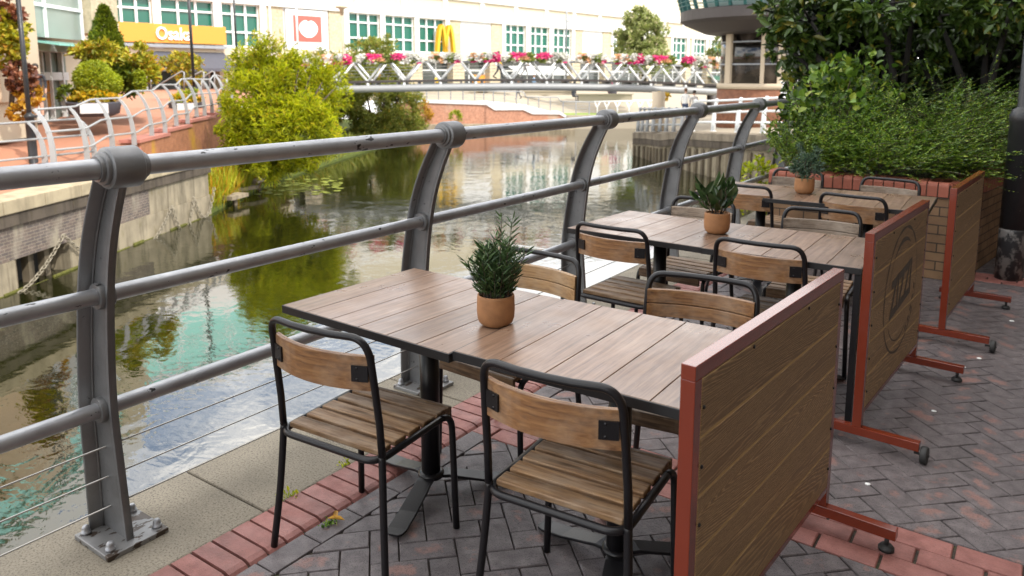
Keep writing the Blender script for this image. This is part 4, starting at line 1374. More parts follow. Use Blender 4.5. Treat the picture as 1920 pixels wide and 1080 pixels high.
for (u, v, D, lab, w_) in ((178, 206, 26.5, 'round dark planter with pale panel and yellow flowers below the clipped ball', 1.0), (350, 200, 35, 'round dark planter with yellow tufts behind the stepped railing', .9)):
    b = ph(u, v + 12, D); t = thing('round_planter', lab, 'planter', b, 0, 'round planters on the promenade')
    m = MB(); m.lathe([(.55 * w_, 0), (.78 * w_, .1), (.86 * w_, .45), (.88 * w_, .5), (.8 * w_, .5), (.78 * w_, .44)], b, 24); m.build('bowl', M['charcoal'], t)
    m = MB(); f = V((CAM.x - b.x, CAM.y - b.y, 0)).normalized(); r_ = V((-f.y, f.x, 0))
    m.prism([b + f * .9 * w_ + r_ * q * w_ + V((0, 0, z)) for q, z in ((-.42, .14), (.42, .14), (.42, .47), (-.42, .47))], f * .03); m.build('pale_panel', M['whitepanel'], t)
    crown('flowers', [(b + V((0, 0, .6)), (.8 * w_, .8 * w_, .22), 900)], .13, M['L_yell'], t, .6, clumps=26, cl=.3)
    crown('foliage', [(b + V((0, 0, .75)), (.5 * w_, .5 * w_, .4), 500)], .16, M['L_gold'] if w_ == 1 else M['L_ball'], t, .4, clumps=20, cl=.3)
b = ph(130, 200, 27.5)
plant('potted_shrub', 'small dark green shrub by the glass entrance', 'shrub', b, [blobpx(129, 180, 27.5, 38, 34, .35, 700)], .12, 'L_cone', .5, 20, .35)

# ------------------------------------------------------------------ willow, bank shrub, reeds, tree beyond
m = MB(); bk_ = [onz(394, 402, ZW), onz(500, 347, ZW), onz(640, 300, ZW), onz(800, 248, ZW)]
outl = [p + V((0, 0, .12)) for p in bk_] ; far_ = [p + (-RT) * 14 + V((0, 0, 1.6)) for p in bk_]; mid_ = [p + (-RT) * 2.4 + V((0, 0, .85)) for p in bk_]
m.grid([[p - V((0, 0, 1.2)) for p in outl], outl, mid_, far_]); struct(m.build('river_bank', M['bankgrass']))

b = ph(530, 285, 31)
tr = []
for k in range(9):
    u = 450 + 22 * k; tr.append(([b + V((RNG.uniform(-.4, .4), RNG.uniform(-.4, .4), -.6)), b.lerp(ph(u, 180, 31), .5) + V((0, 0, .3)), ph(u, 110 + abs(530 - u) * .6, 31)], .09, .02))
plant('willow', 'large yellow green willow bush overhanging the left bank', 'tree', b,
      [blobpx(510, 195, 31, 170, 190, 1.9, 10000), blobpx(560, 240, 30, 150, 130, 1.6, 8000), blobpx(475, 250, 31, 110, 150, 1.5, 6500), blobpx(500, 140, 32, 110, 90, 1.2, 3600), blobpx(590, 180, 32, 90, 120, 1.2, 4200), blobpx(520, 295, 30, 150, 80, 1.4, 5200)] + [blobpx(u_, v_, 31.5, w_, h_, .35, n_) for u_, v_, w_, h_, n_ in ((452, 122, 26, 80, 260), (478, 108, 22, 90, 260), (502, 100, 26, 80, 300), (524, 112, 24, 90, 300), (548, 126, 24, 80, 260), (572, 132, 22, 70, 220), (600, 140, 26, 60, 260), (440, 130, 26, 60, 240), (632, 140, 22, 60, 200), (648, 180, 22, 50, 200), (430, 190, 22, 70, 220), (618, 255, 40, 40, 300))],
      .21, 'L_will', .15, 60, .27, None, tr, part='crown', up=.25)
b = ph(705, 262, 54)
tr = [([b, ph(705 + q, 190, 54), ph(705 + 1.6 * q, 140, 54)], .12, .03) for q in (-45, -15, 15, 40)]
plant('bank_shrub', 'mid green shrubs on the bank beneath the left end of the footbridge', 'shrub', b,
      [blobpx(700, 195, 54, 150, 130, 2.2, 9000), blobpx(645, 170, 53, 100, 130, 1.8, 5500), blobpx(750, 208, 55, 90, 110, 1.7, 4500), blobpx(700, 238, 53, 160, 60, 1.6, 3600), blobpx(700, 130, 57, 170, 60, 1.6, 4500), blobpx(700, 90, 57, 120, 44, 1.4, 1800), blobpx(590, 118, 57, 90, 50, 1.2, 1500)],
      .26, 'L_willdk', .25, 46, .27, None, tr, part='foliage')
plant('rusty_shrub', 'orange tinted shrub at the right end of the bank shrubs', 'shrub', ph(785, 240, 58), [blobpx(790, 215, 58, 44, 50, .9, 900)], .22, 'L_orange', .3, 18, .35)
plant('bank_tuft', 'bright green tuft against the riverside brick wall', 'shrub', ph(855, 228, 60), [blobpx(853, 219, 60, 22, 22, .5, 350)], .2, 'L_ball', .3, 12, .4)

P, A, L = [], [], []
for k in range(4600):
    f_ = RNG.uniform(0, 1) ** .8; pb = bk_[0].lerp(bk_[1], f_) if f_ < 1 else bk_[1]
    q = np.array(pb) + np.array(-RT) * RNG.uniform(-.1, 3.2) + np.array([0, 0, RNG.uniform(-.1, .5)])
    P.append(q); A.append(np.array([RNG.normal() * .3, RNG.normal() * .3, 1])); L.append(RNG.uniform(.5, 1.35))
P, A, L = np.array(P), np.array(A), np.array(L)
tag(leafmesh('reeds', P, A, unit(len(P)), L, .035, M['L_reed'], None, .02), 'yellow green reeds along the foot of the ramp wall', 'reeds', kind='stuff')
P, A, L = [], [], []
for k in range(4200):
    f_ = RNG.uniform(0, 2); pb = bk_[1].lerp(bk_[2], f_) if f_ < 1 else bk_[2].lerp(bk_[3], f_ - 1)
    q = np.array(pb) + np.array(-RT) * RNG.uniform(-.15, 2.8) + np.array([0, 0, RNG.uniform(0, .5)])
    P.append(q); A.append(np.array([RNG.normal() * .5, RNG.normal() * .5, 1]) + np.array(RT) * .3); L.append(RNG.uniform(.35, 1.0))
P, A, L = np.array(P), np.array(A), np.array(L)
tag(leafmesh('bank_grass', P, A, unit(len(P)), L, .05, M['L_willdk'], None, .02), 'rough grass along the water under the willow and bank shrubs', 'grass', kind='stuff')
# timber edging by the reeds and floating leaves
ed = thing('timber_edging', 'pale broken timber edging at the water by the reeds', 'edging', onz(410, 378, ZW + .3))
m = MB()
def plank(u0, v0, u1, v1, w_=.28, z=ZW + .32, th=.14):
    p, q = onz(u0, v0, z), onz(u1, v1, z); d = (q - p); a = math.atan2(d.y, d.x)
    m.box((p + q) / 2, (d.length, w_, th), rz=a)
plank(396, 371, 424, 360); plank(424, 372, 455, 364, .5); plank(425, 359, 480, 350); plank(474, 342, 494, 334, .3, ZW + .45)
m.build('plank', M['timber'], ed)
m = MB()
for u, v in ((402, 378), (412, 374), (485, 345), (440, 372)):
    p = onz(u, v, ZW + .25); m.box(p - V((0, 0, .45)), (.13, .13, 1.0))
m.build('stake', M['pile'], ed)
pads = MB()
for k in range(170):
    u, v = RNG.uniform(480, 640), RNG.uniform(330, 366)
    if RNG.random() < abs(v - 348) / 26: continue
    p = onz(u, v, ZW + .012); r_ = RNG.uniform(.06, .2)
    pads.add([p + V((r_ * math.cos(t), r_ * math.sin(t), 0)) for t in np.linspace(0, 5.9, 10)], [tuple(range(10))])
tag(pads.build('floating_leaves', M['moss']), 'green floating leaves on the water below the willow', 'water plants', kind='stuff')
# ------------------------------------------------------------------ long shopping centre across the water
FA, FB = ph(483, 142, 67), ph(1150, 142, 109)
FP = Pl(FA, FB)
gl0 = .35
sc = thing('shopping_centre', 'long cream shopping centre with teal windows and shop signs behind the bridge', 'building', FP.pt(0, gl0))
sL, sR = FP.sz(196, 60)[0], FP.sz(1420, 120)[0]
zw1 = FP.sz(683, 25)[1]; zw0 = FP.sz(683, 96)[1]      # first-floor window head and sill
zc1 = FP.sz(900, 5)[1]                                 # foot of the upper white band
zg1 = zw0 - .75                                        # head of the ground-floor openings
def fbox(name, mat, boxes, par=None, bev=0, each=True):
    for q in boxes:
        m = MB(); FP.box(m, *q); o = m.build(name, mat, par or sc, bevel=bev)
    return o
su = lambda u, v=60: FP.sz(u, v)[0]
fbox('body', M['creamflat'], [(sL, sR, gl0 - 1, zc1 + 5, -16, -1.0)])
wins = [(202, 287), (303, 403), (414, 487), (654, 712), (721, 776), (785, 834), (947, 985), (994, 1029), (1037, 1071), (1150, 1172), (1180, 1205), (1215, 1240), (1262, 1288), (1301, 1324), (1334, 1356)]
panels = [(532, 617), (864, 922), (1093, 1131)]
openings = sorted([(su(a), su(b), 'w') for a, b in wins] + [(su(a), su(b), 'p') for a, b in panels])
edges = sL; piers = []
for a, b, k in openings:
    if a > edges: piers.append((edges, a, zw0, zw1, -1.0, 0))
    edges = b
piers.append((edges, sR, zw0, zw1, -1.0, 0))
fbox('pier', M['cream'], piers)
fbox('floor_band', M['creamflat'], [(sL, sR, zg1, zw0, -1.0, .03)])
fbox('cornice', M['white'], [(sL, sR, zw1, zw1 + .85, -1.0, .22), (sL, sR, zc1, zc1 + 1.1, -1.0, .3)])
pan = []
st = (sR - sL) / 20
fbox('parapet', M['creamflat'], [(sL, sR, zw1 + .851, zc1 - .001, -1.0, .02)])
fbox('pilaster', M['white'], [(sL + st * i - .35, sL + st * i + .35, zw1 + .852, zc1 - .002, .02, .16) for i in range(1, 20)] + [(a - .62, a - .02, zw0 - .3, zw1 - .001, 0, .16) for a, b, k in openings if k == 'w'] + [(b + .02, b + .62, zw0 - .3, zw1 - .001, 0, .158) for a, b, k in openings if k == 'w'])
for i, (a, b, k) in enumerate(openings):
    if k == 'p':
        fbox('white_panel', M['whitepanel'], [(a, b, zw0, zw1 - .002, -1, -.12)]); continue
    m = MB(); FP.box(m, a, b, zw0 + .001, zw1 - .001, -.5, -.32)
    pane = None
    f = MB(); n = 3; t = .085
    for q in range(n + 1): s_ = a + (b - a) * q / n; FP.box(f, s_ - t, s_ + t, zw0, zw1 - .003, -.3, -.14)
    hh = zw1 - zw0
    for q in (0, .34, .76, 1): FP.box(f, a, b, zw0 + (hh - .1) * q, zw0 + (hh - .1) * q + .15, -.298, -.15)
    w_ = f.build('window', M['whitepaint'], sc)
    m.build('pane', M['teal'], w_)
# upper white storey with pale glass, taller teal glass block towards the left
zu0 = zc1 + 1.1; u0_, u1_ = su(196), su(575)
fbox('upper_storey', M['white'], [(u1_ - 3, su(1180, 20), zu0, zu0 + 5.2, -14, -2.0)])
fbox('upper_glazing', M['paleglass'], [(su(915, 5), su(1000, 5), zu0 + .3, zu0 + 4, -2, -1.9), (su(1023, 5), su(1030, 5), zu0 + .3, zu0 + 4, -2, -1.9), (su(1124, 10), su(1172, 10), zu0 + .3, zu0 + 4.4, -2, -1.9), (su(600, 5), su(880, 5), zu0 + 1, zu0 + 4, -2, -1.9)])
fbox('upper_storey', M['white'], [(u0_, u1_, zu0 - .003, zu0 + 1.2, -12, -.6)])
m = MB(); FP.box(m, u0_ + .3, u1_ - .3, zu0 + 1.2, zu0 + 6.4, -12, -.8); tb = m.build('glass_block', M['skyglass'], sc)
m = MB()
k = u0_ + .3
while k < u1_: FP.box(m, k - .07, k + .07, zu0 + 1.2, zu0 + 6.4, -.8, -.65); k += 2.1
FP.box(m, u0_ + .3, u1_ - .3, zu0 + 3.7, zu0 + 3.85, -.8, -.66); m.build('mullion', M['whitepaint'], tb)
fbox('roof_edge', M['white'], [(u0_, u1_, zu0 + 6.4, zu0 + 7.4, -12, -.3)])
# ground floor
cols = [196, 430, 548, 640, 780, 860, 928, 1080, 1140, 1215, 1290, 1330, 1390]
fbox('column', M['cream'], [(su(u, 130) - .9, su(u, 130) + .9, gl0 - 1, zg1 - .001, -.9, .02) for u in cols])
fbox('shopfront', M['darkglass'], [(sL, sR, gl0 - 1, zg1 - .002, -1.0, -.9)])
fr = []
k = sL + .6
while k < sR: fr.append((k - .06, k + .06, gl0 - .5, zg1 - .3, -.899, -.8)); k += 2.6
fr.append((sL, sR, zg1 - 1.1, zg1 - .95, -.898, -.82)); m = MB()
for q in fr: FP.box(m, *q)
m.build('shopfront_frame', M['whitepaint'], sc)
fbox('shop_blind', M['orange'], [(su(895, 140), su(918, 140), gl0, zg1 - 1.5, -.8, -.74), (su(700, 140), su(722, 140), gl0, gl0 + 2, -.8, -.74)])
# orange restaurant sign
a0, z0_ = FP.sz(214, 80); a1, z1_ = FP.sz(418, 52)
zz0, zz1 = FP.sz(316, 81)[1], FP.sz(316, 46)[1]
sg = fbox('shop_sign', M['orange'], [(a0, a1, zz0, zz1, .2, .45)], bev=.02)
def letters(par, body, ac, zc, width, height, d, mat, off=.02, slant=0):
    me = textmesh(body, 1, .06, off); xs = [v.co.x for v in me.vertices]; ys = [v.co.y for v in me.vertices]
    kx = width / (max(xs) - min(xs)); ky = height / (max(ys) - min(ys)); cy_ = (max(ys) + min(ys)) / 2; cxx = (max(xs) + min(xs)) / 2
    m = MB(); m.add([FP.pt(ac + (v.co.x - cxx) * kx, zc + (v.co.y - cy_) * ky, d + v.co.z) for v in me.vertices], [tuple(p.vertices) for p in me.polygons])
    return m.build('lettering', mat, par)
aw0, aw1 = FP.sz(287, 63)[0], FP.sz(354, 66)[0]; zO = FP.sz(320, 75.5)[1]; zO1 = FP.sz(320, 51.5)[1]
letters(sg, 'Osaka', (aw0 + aw1) / 2, (zO + zO1) / 2, aw1 - aw0, zO1 - zO, .53, M['letter'], .012)
fbox('sign_ledge', M['rail'], [(a0, a1, zz0 - .35, zz0 - .1, .03, .5)])
m = MB(); aA, aB = FP.sz(278, 100)[0], FP.sz(418, 100)[0]; zA = FP.sz(340, 97)[1]; zB = FP.sz(350, 128)[1]
m.prism([FP.pt(aA, zA, .04), FP.pt(aB, zA, .04), FP.pt(aB + .4, zB, 2.0), FP.pt(aA, zB, 2.0)], V((0, 0, -.06)))
m.prism([FP.pt(aA, zB, 2.0), FP.pt(aB + .4, zB, 2.0), FP.pt(aB + .4, zB - .25, 2.02), FP.pt(aA, zB - .25, 2.02)], FP.n * .03)
m.build('awning', M['charcoal'], sc)
# heart board
h0, zh1 = FP.sz(548, 28); h1, zh0 = FP.sz(602, 80); zh1 = FP.sz(575, 30)[1]; zh0 = FP.sz(575, 78.5)[1]
hb = fbox('heart_sign', M['whitepanel'], [(h0 - .75, h1 + .75, zh0 - .75, zh1 + .5, -.1, .1)])
r_ = fbox('red_board', M['heartred'], [(h0, h1, zh0, zh1, .1, .14)], hb)
hc, zc_ = (h0 + h1) / 2 + .05, (zh0 + zh1) / 2; hw_, hh_ = (h1 - h0) * .335, (zh1 - zh0) * .335
pts = []
for i in range(48):
    t = 2 * math.pi * i / 48
    x = 16 * math.sin(t) ** 3; y = 13 * math.cos(t) - 5 * math.cos(2 * t) - 2 * math.cos(3 * t) - math.cos(4 * t)
    ex, ey = math.sin(t), math.cos(t)
    px_ = ex * (1 - .12 * max(0, -ey)); py_ = ey - (.26 * math.exp(-(ex / .16) ** 2) if ey > 0 else 0)
    pts.append(FP.pt(hc + px_ * hw_, zc_ + py_ * hh_ * 1.02, .14))
m = MB(); m.prism(pts, FP.n * .06); m.build('heart', M['letter'], r_)
# golden arches
mA = FP.sz(810, 95)[0]; mB = FP.sz(842, 95)[0]; zM0 = FP.sz(826, 98)[1]; zM1 = FP.sz(826, 49.5)[1]
ma = MB()
for k in (0, 1):
    c0 = mA + (mB - mA) * (.27 + .46 * k); w_ = (mB - mA) * .25; pp = []
    for i in range(17):
        t = -1 + 2 * i / 16; pp.append((c0 + w_ * t, zM0 + (zM1 - zM0) * (1 - abs(t) ** 2.2)))
    th = .17
    for i in range(16):
        (x0, y0), (x1, y1) = pp[i], pp[i + 1]; dx, dy = x1 - x0, y1 - y0; l = math.hypot(dx, dy); nx, ny = -dy / l * th, dx / l * th
        ma.add([FP.pt(x0 + nx, y0 + ny, .5), FP.pt(x1 + nx, y1 + ny, .5), FP.pt(x1 - nx, y1 - ny, .5), FP.pt(x0 - nx, y0 - ny, .5), FP.pt(x0 + nx, y0 + ny, .95), FP.pt(x1 + nx, y1 + ny, .95), FP.pt(x1 - nx, y1 - ny, .95), FP.pt(x0 - nx, y0 - ny, .95)],
               [(3, 2, 1, 0), (4, 5, 6, 7), (0, 1, 5, 4), (2, 3, 7, 6), (1, 2, 6, 5), (3, 0, 4, 7)])
ma.build('arch_sign', M['yellow'], sc)
# two white slanting awnings seen through the bridge, green ones farther on
for (ua, ub, va, vb, mat) in ((952, 993, 124, 139.5, 'whitepanel'), (999, 1044, 124, 139.5, 'whitepanel'), (1325, 1348, 142, 150, 'teal'), (1356, 1378, 142, 150, 'teal')):
    a, b = su(ua, va), su(ub, va); zA, zB = FP.sz(ua, va)[1], FP.sz(ua, vb)[1]; m = MB()
    m.prism([FP.pt(a, zA, .1), FP.pt(b, zA, .1), FP.pt(b + .2, zB, 1.8), FP.pt(a + .2, zB, 1.8)], V((0, 0, -.08))); m.build('awning', M[mat], sc)

# ------------------------------------------------------------------ far riverside: wall, lawn, terraces
RVA, RVB = gp(770, 67, -.6), gp(1062, 69, -1)
RV = Pl(RVA, RVB)
zr = RV.sz(850, 190)[1]
v_ = thing('riverside_wall', 'red brick riverside wall stepping down under the bridge, with white coping', 'wall', RV.pt(0, ZW))
prof = [(740, 187), (792, 188), (911, 192), (928, 202), (981, 201.5), (998, 209.5), (1049, 210), (1062, 217.5)]
pz = [RV.sz(*q) for q in prof]
m = MB(); m.prism([RV.pt(pz[0][0], ZW - .6, 0)] + [RV.pt(a, z - .22, 0) for a, z in pz] + [RV.pt(pz[-1][0], ZW - .6, 0)], -RV.n * .8); m.build('brick_face', M['riverbrick'], v_)
m = MB()
for (a, z), (b, y_) in zip(pz, pz[1:]): m.prism([RV.pt(a, z - .218, .12), RV.pt(b, y_ - .218, .12), RV.pt(b, y_ + .05, .12), RV.pt(a, z + .05, .12)], -RV.n * 1.0)
m.build('coping', M['whitepanel'], v_)
m = MB(); RV.box(m, pz[0][0], pz[-1][0] + .5, ZW - .6, ZW + .55, .004, 1.3); m.build('footing', M['timber'], v_)
# quay beyond with low edge
zq = RV.sz(1100, 218)[1]
m = MB(); m.prism([RV.pt(pz[-1][0] + .01, zq, -.2), RV.pt(pz[-1][0] + 14, zq, -.2), RV.pt(pz[-1][0] + 16, zq, -9), RV.pt(pz[-1][0] + .01, zq, -9)], V((0, 0, -4))); struct(m.build('lawn', M['lawn']))
m = MB(); RV.box(m, pz[-1][0] + .005, pz[-1][0] + 14, ZW - .6, zq + .12, -.19, .3); tag(m.build('quay_edge', M['plaza']), 'pale stone quay edge below the lawn beyond the bridge', 'kerb')
rows = []
for s0, z0_ in ((pz[0][0] - 22, zr + .3), (pz[1][0], zr), (pz[2][0], zr), (pz[4][0] + .2, zr - .35), (pz[6][0] + 1, zq - .05), (pz[-1][0] + 16, zq - .04), (pz[-1][0] + 60, zq)):
    rows.append([RV.pt(s0, z0_ - .01, -.7), RV.pt(s0, z0_ + .05, -6), RV.pt(s0, .3, -16), RV.pt(s0, .4, -70)])
m = MB(); m.grid(rows); struct(m.build('plaza', M['plaza']))
for i, (ua, va, ub, vb, d, hgt, lab) in enumerate(((1085, 178, 1185, 190, -7, .9, 'long pale terrace wall behind the lawn'), (985, 172, 1075, 178, -9, .8, 'pale terrace wall in the middle of the far plaza'), (880, 165, 960, 172, -11, .7, 'pale terrace wall farthest left on the far plaza'))):
    p = Pl(RVA + (-RV.n) * -d, RVB + (-RV.n) * -d); m = MB(); p.pbox(m, ua, va, ub, vb, -.5, 0); p.pbox(m, ua - 3, va - 2, ub + 3, va - .3, -.6, .1)
    tag(m.build('terrace_wall', M['plaza']), lab, 'low wall', 'pale terrace walls')
fr_ = thing('riverside_railing', 'thin steel railing stepping down along the riverside wall', 'railing', RV.pt(pz[1][0], zr))
m = MB()
for ua, va, ub, vb in ((740, 168, 893, 170), (893, 170, 980, 172), (987, 182, 1046, 182.5), (1052, 190.5, 1115, 191)):
    a, z = RV.sz(ua, va); b, y_ = RV.sz(ub, vb); m.tube([RV.pt(a, z), RV.pt(b, y_)], .05, 6)
    for q in (.35, .6, .85): m.tube([RV.pt(a, z - q), RV.pt(b, y_ - q)], .014, 4)
m.tube([RV.pt(*RV.sz(980, 172)), RV.pt(*RV.sz(987, 182))], .05, 6); m.tube([RV.pt(*RV.sz(1046, 182.5)), RV.pt(*RV.sz(1052, 190.5))], .05, 6); m.build('rail', M['silver'], fr_)
for u in (800, 822, 845, 868, 890, 907, 925, 946, 968, 990, 1010, 1032, 1056, 1080, 1105):
    vt, vb = (169, 189) if u < 985 else (182, 210) if u < 1050 else (191, 217)
    if 911 < u < 985: vb = 202
    a, z = RV.sz(u, vt); b, y_ = RV.sz(u, vb); m = MB(); RV.box(m, a - .04, a + .04, y_, z, -.04, .04); m.build('post', M['rail'], fr_)
wr = thing('lawn_railing', 'white railing of splayed posts along the lawn beyond the bridge', 'railing', RV.pt(pz[-1][0] + 2, zq))
for u in (1122, 1140, 1160, 1182, 1203, 1222):
    a, z = RV.sz(u, 190); _, y_ = RV.sz(u, 215); m = MB()
    m.tube([RV.pt(a, y_, -.4), RV.pt(a, (z + y_) / 2, -.4), RV.pt(a - .28, z, -.4)], [.05, .06, .04], 6); m.tube([RV.pt(a, (z + y_) / 2, -.4), RV.pt(a + .28, z, -.4)], [.06, .04], 6); m.build('post', M['whitepaint'], wr)
m = MB(); a, z = RV.sz(1112, 191); b, y_ = RV.sz(1240, 188); m.tube([RV.pt(a, z, -.4), RV.pt(b, y_, -.4)], .05, 6); m.build('rail', M['whitepaint'], wr)

# ------------------------------------------------------------------ footbridge
BA, BB = gp(622, 48.2, 1), gp(1346, 50.0, 1)
BR = Pl(BA, BB)
br = thing('footbridge', 'white steel footbridge with V shaped railing struts across the canal', 'footbridge', BR.pt(0, 0))
tubev = [(540, 171), (600, 168.5), (690, 166.5), (800, 164.5), (900, 163), (1000, 162.6), (1100, 163.6), (1200, 166), (1285, 169.5), (1349, 172.5)]
def tv(u):
    for (a, b), (c, d) in zip(tubev, tubev[1:]):
        if a <= u <= c: return b + (d - b) * (u - a) / (c - a)
    return 172.5
line = [BR.hit(u, tv(u)) for u in range(545, 1350, 20)] + [BR.hit(1349, tv(1349))]
DPT = 2.8
for d in (0, -DPT):
    m = MB(); m.tube([p + BR.n * d for p in line], .235, 14); m.build('tube', M['silver'], br)
m = MB(); rows = []
for p in line: rows.append([p + V((0, 0, .36)) + BR.n * .1, p + V((0, 0, .36)) - BR.n * (DPT + .1), p + V((0, 0, .50)) - BR.n * (DPT + .1), p + V((0, 0, .50)) + BR.n * .1, p + V((0, 0, .36)) + BR.n * .1])
m.grid(rows); m.build('deck', M['darkmetal'], br)
m = MB()
for p in line[::2]: m.tube([p + V((0, 0, .3)), p + V((0, 0, .3)) - BR.n * DPT], .07, 6)
m.build('cross_beam', M['rail'], br)
nodes = [555, 622.5, 690, 758, 826, 892, 959, 1025, 1090, 1156, 1220, 1285, 1346]
HR = 1.62
def topz(u): return BR.hit(u, tv(u)).z + HR
for d in (0, -DPT):
    for u in nodes:
        p = BR.hit(u, tv(u)) + BR.n * d; m = MB(); q = p + V((0, 0, .42))
        m.tube([p + V((0, 0, .1)), q], .10, 8)
        for sg_ in (-1, 1):
            if u == 1346 and sg_ > 0: continue
            m.tube([q, q + BR.x * (sg_ * .92) + V((0, 0, 1.18))], [.085, .065], 6)
        m.build('strut', M['whitepaint'] if d == 0 else M['whitepaint'], br)
    m = MB(); m.tube([p + BR.n * d + V((0, 0, HR)) for p in line], .045, 6); m.build('handrail', M['rail'], br)
    m = MB()
    for q in (.75, .95, 1.15, 1.35): m.tube([p + BR.n * d + V((0, 0, q)) for p in line], .010, 4)
    m.build('wire', M['cable'], br)
for p in (line[0], line[-1]):
    m = MB(); m.tube([V((p.x, p.y, ZW - 1)) - BR.n * 1.4, p - BR.n * 1.4 + V((0, 0, .2))], .35, 12); m.build('pier', M['darkmetal'], br)

names = ['first', 'second', 'third', 'fourth', 'fifth', 'sixth', 'seventh', 'eighth', 'ninth', 'tenth', 'eleventh', 'twelfth', 'thirteenth']
protos = []
def trough(seed):
    t = thing('flower_trough', 'x', 'flower trough', (0, 0, 0), 0, 'flower troughs along the bridge rail')
    m = MB(); m.box((0, 0, .02), (1.35, .3, .26)); m.build('box', M['charcoal'], t, bevel=.02)
    r = np.random.default_rng(seed); n = 900
    p = np.stack([r.uniform(-.98, .98, n), r.normal(0, .2, n), r.uniform(-.28, .62, n) * 1], 1)
    p[:, 2] = np.where(np.abs(p[:, 0]) > .8, p[:, 2] * .7, p[:, 2]); o = np.stack([p[:, 0] * .3, p[:, 1] * 3, np.full(n, .4)], 1) + r.normal(size=(n, 3)) * .6
    leafmesh('foliage', p[:450], o[:450], r.normal(size=(450, 3)), .16, .08, M['F_leaf'], t)
    col = np.zeros(n, int); cs_ = r.uniform(-.9, .9, (16, 2)); cc_ = r.choice([0, 0, 0, 0, 0, 1, 1, 2, 3, 3], 16)
    d = np.abs(p[:, 0:1] - cs_[None, :, 0]) + np.abs(p[:, 2:3] - cs_[None, :, 1] * .5); col = cc_[d.argmin(1)]
    nn = np.stack([r.normal(0, .5, n), np.full(n, -1.0), r.normal(.3, .5, n)], 1); side = np.stack([r.normal(0, 1, n), r.normal(0, .3, n), r.normal(0, 1, n)], 1)
    p[:, 1] -= .10
    leafmesh('blossoms', p, side, nn, .17, .16, [M['F_white'], M['F_pink'], M['F_salmon'], M['F_leaf']], t, .1, col)
    return t
for s_ in range(4): protos.append(trough(40 + s_))
bu = [552, 630, 704, 765, 834, 907, 971, 1035, 1106, 1174, 1233, 1298, 1341]
for i, u in enumerate(bu):
    o = protos[i] if i < 4 else dup(protos[i % 4])
    p = BR.hit(u, tv(u)); o.location = V((p.x, p.y, p.z + HR + .12)) + BR.n * .22
    o.rotation_euler = (0, 0, math.atan2(BR.x.y, BR.x.x)); o.scale = (1.0, .8, .62); o['label'] = 'trough of white and magenta flowers on the footbridge rail, %s from the willow end' % names[i]
    if i > 10: o.scale = (.8, .9, .7)

for u, v, D, mt, lab in ((905, 176, 80, 'L_yell', 'yellow flower tub on the far plaza left of the middle'), (1022, 170, 82, 'L_orange', 'orange flower tub on the far plaza behind the riverside railing'), (1148, 172, 80, 'F_pink', 'pink flower tub on the far plaza below the bridge')):
    b = ph(u, v + 6, D); t = thing('flower_tub', lab, 'flower tub', b, 0, 'flower tubs on the far plaza')
    m = MB(); m.lathe([(.4, 0), (.55, .5), (.5, .55)], b, 16); m.build('tub', M['charcoal'], t)
    crown('flowers', [(b + V((0, 0, .75)), (.9, .9, .35), 260)], .22, M[mt], t, .6, clumps=12, cl=.35)

# ------------------------------------------------------------------ right quay and tower
qs = [(1186, 249, 46.0), (1212, 249, 43.6), (1236, 252, 41.0), (1252, 249.5, 40.0), (1275, 247.5, 39.0), (1300, 249, 37.5), (1340, 251, 35.5), (1440, 254, 32.5), (1560, 262, 29.5)]
qp = [ph(*q) for q in qs]
rq = thing('timber_quay', 'weathered quay with stone coping above timber piles at the right of the canal', 'quay', V((qp[4].x, qp[4].y, ZW)))
bkv = (FH * 1.0 + RT * .25).normalized()
m = MB(); rows = [[p + V((0, 0, 0)) for p in qp], [p + bkv * 1.1 for p in qp]]
m.grid(rows); m.grid([[p - V((0, 0, .34)) for p in qp], qp]); m.grid([[p - V((0, 0, .34)) + bkv * .25 for p in qp], [p - V((0, 0, .34)) for p in qp]]); m.build('coping', M['quaystone'], rq)
low = [p + bkv * .22 - V((0, 0, .34)) for p in qp]
m = MB(); m.grid([[V((p.x, p.y, ZW - 1)) for p in low], low]); m.build('brick_face', M['concrete'], rq)
m = MB(); pl = MB()
for p, q in zip(low, low[1:]):
    n = max(2, int((q - p).length / .62))
    for i in range(n):
        c = p.lerp(q, (i + .5) / n); w_ = (q - p).normalized(); a = math.atan2(w_.y, w_.x)
        pl.box(V((c.x, c.y, (c.z - .45 + ZW - .6) / 2)) - bkv * .10, (.20, .16, c.z - .45 - ZW + .6), rz=a)
    a = math.atan2((q - p).y, (q - p).x); c = (p + q) / 2
    m.prism([p - bkv * .02 - V((0, 0, .02)), q - bkv * .02 - V((0, 0, .02)), q - bkv * .02 - V((0, 0, .34)), p - bkv * .02 - V((0, 0, .34))], -bkv * .16)
m.build('waling', M['beamc'], rq); pl.build('pile', M['pile'], rq)
m = MB(); m.grid([[p + bkv * 1.1 - V((0, 0, .004)) for p in qp], [p + bkv * 26 + V((0, 0, .2)) for p in qp]]); struct(m.build('quay_path', M['plaza']))
m = MB(); m.grid([[V((p.x, p.y, ZW - 1)) + bkv * .9 for p in low], [V((p.x, p.y, ZW - 1)) + bkv * 30 for p in low]]); 

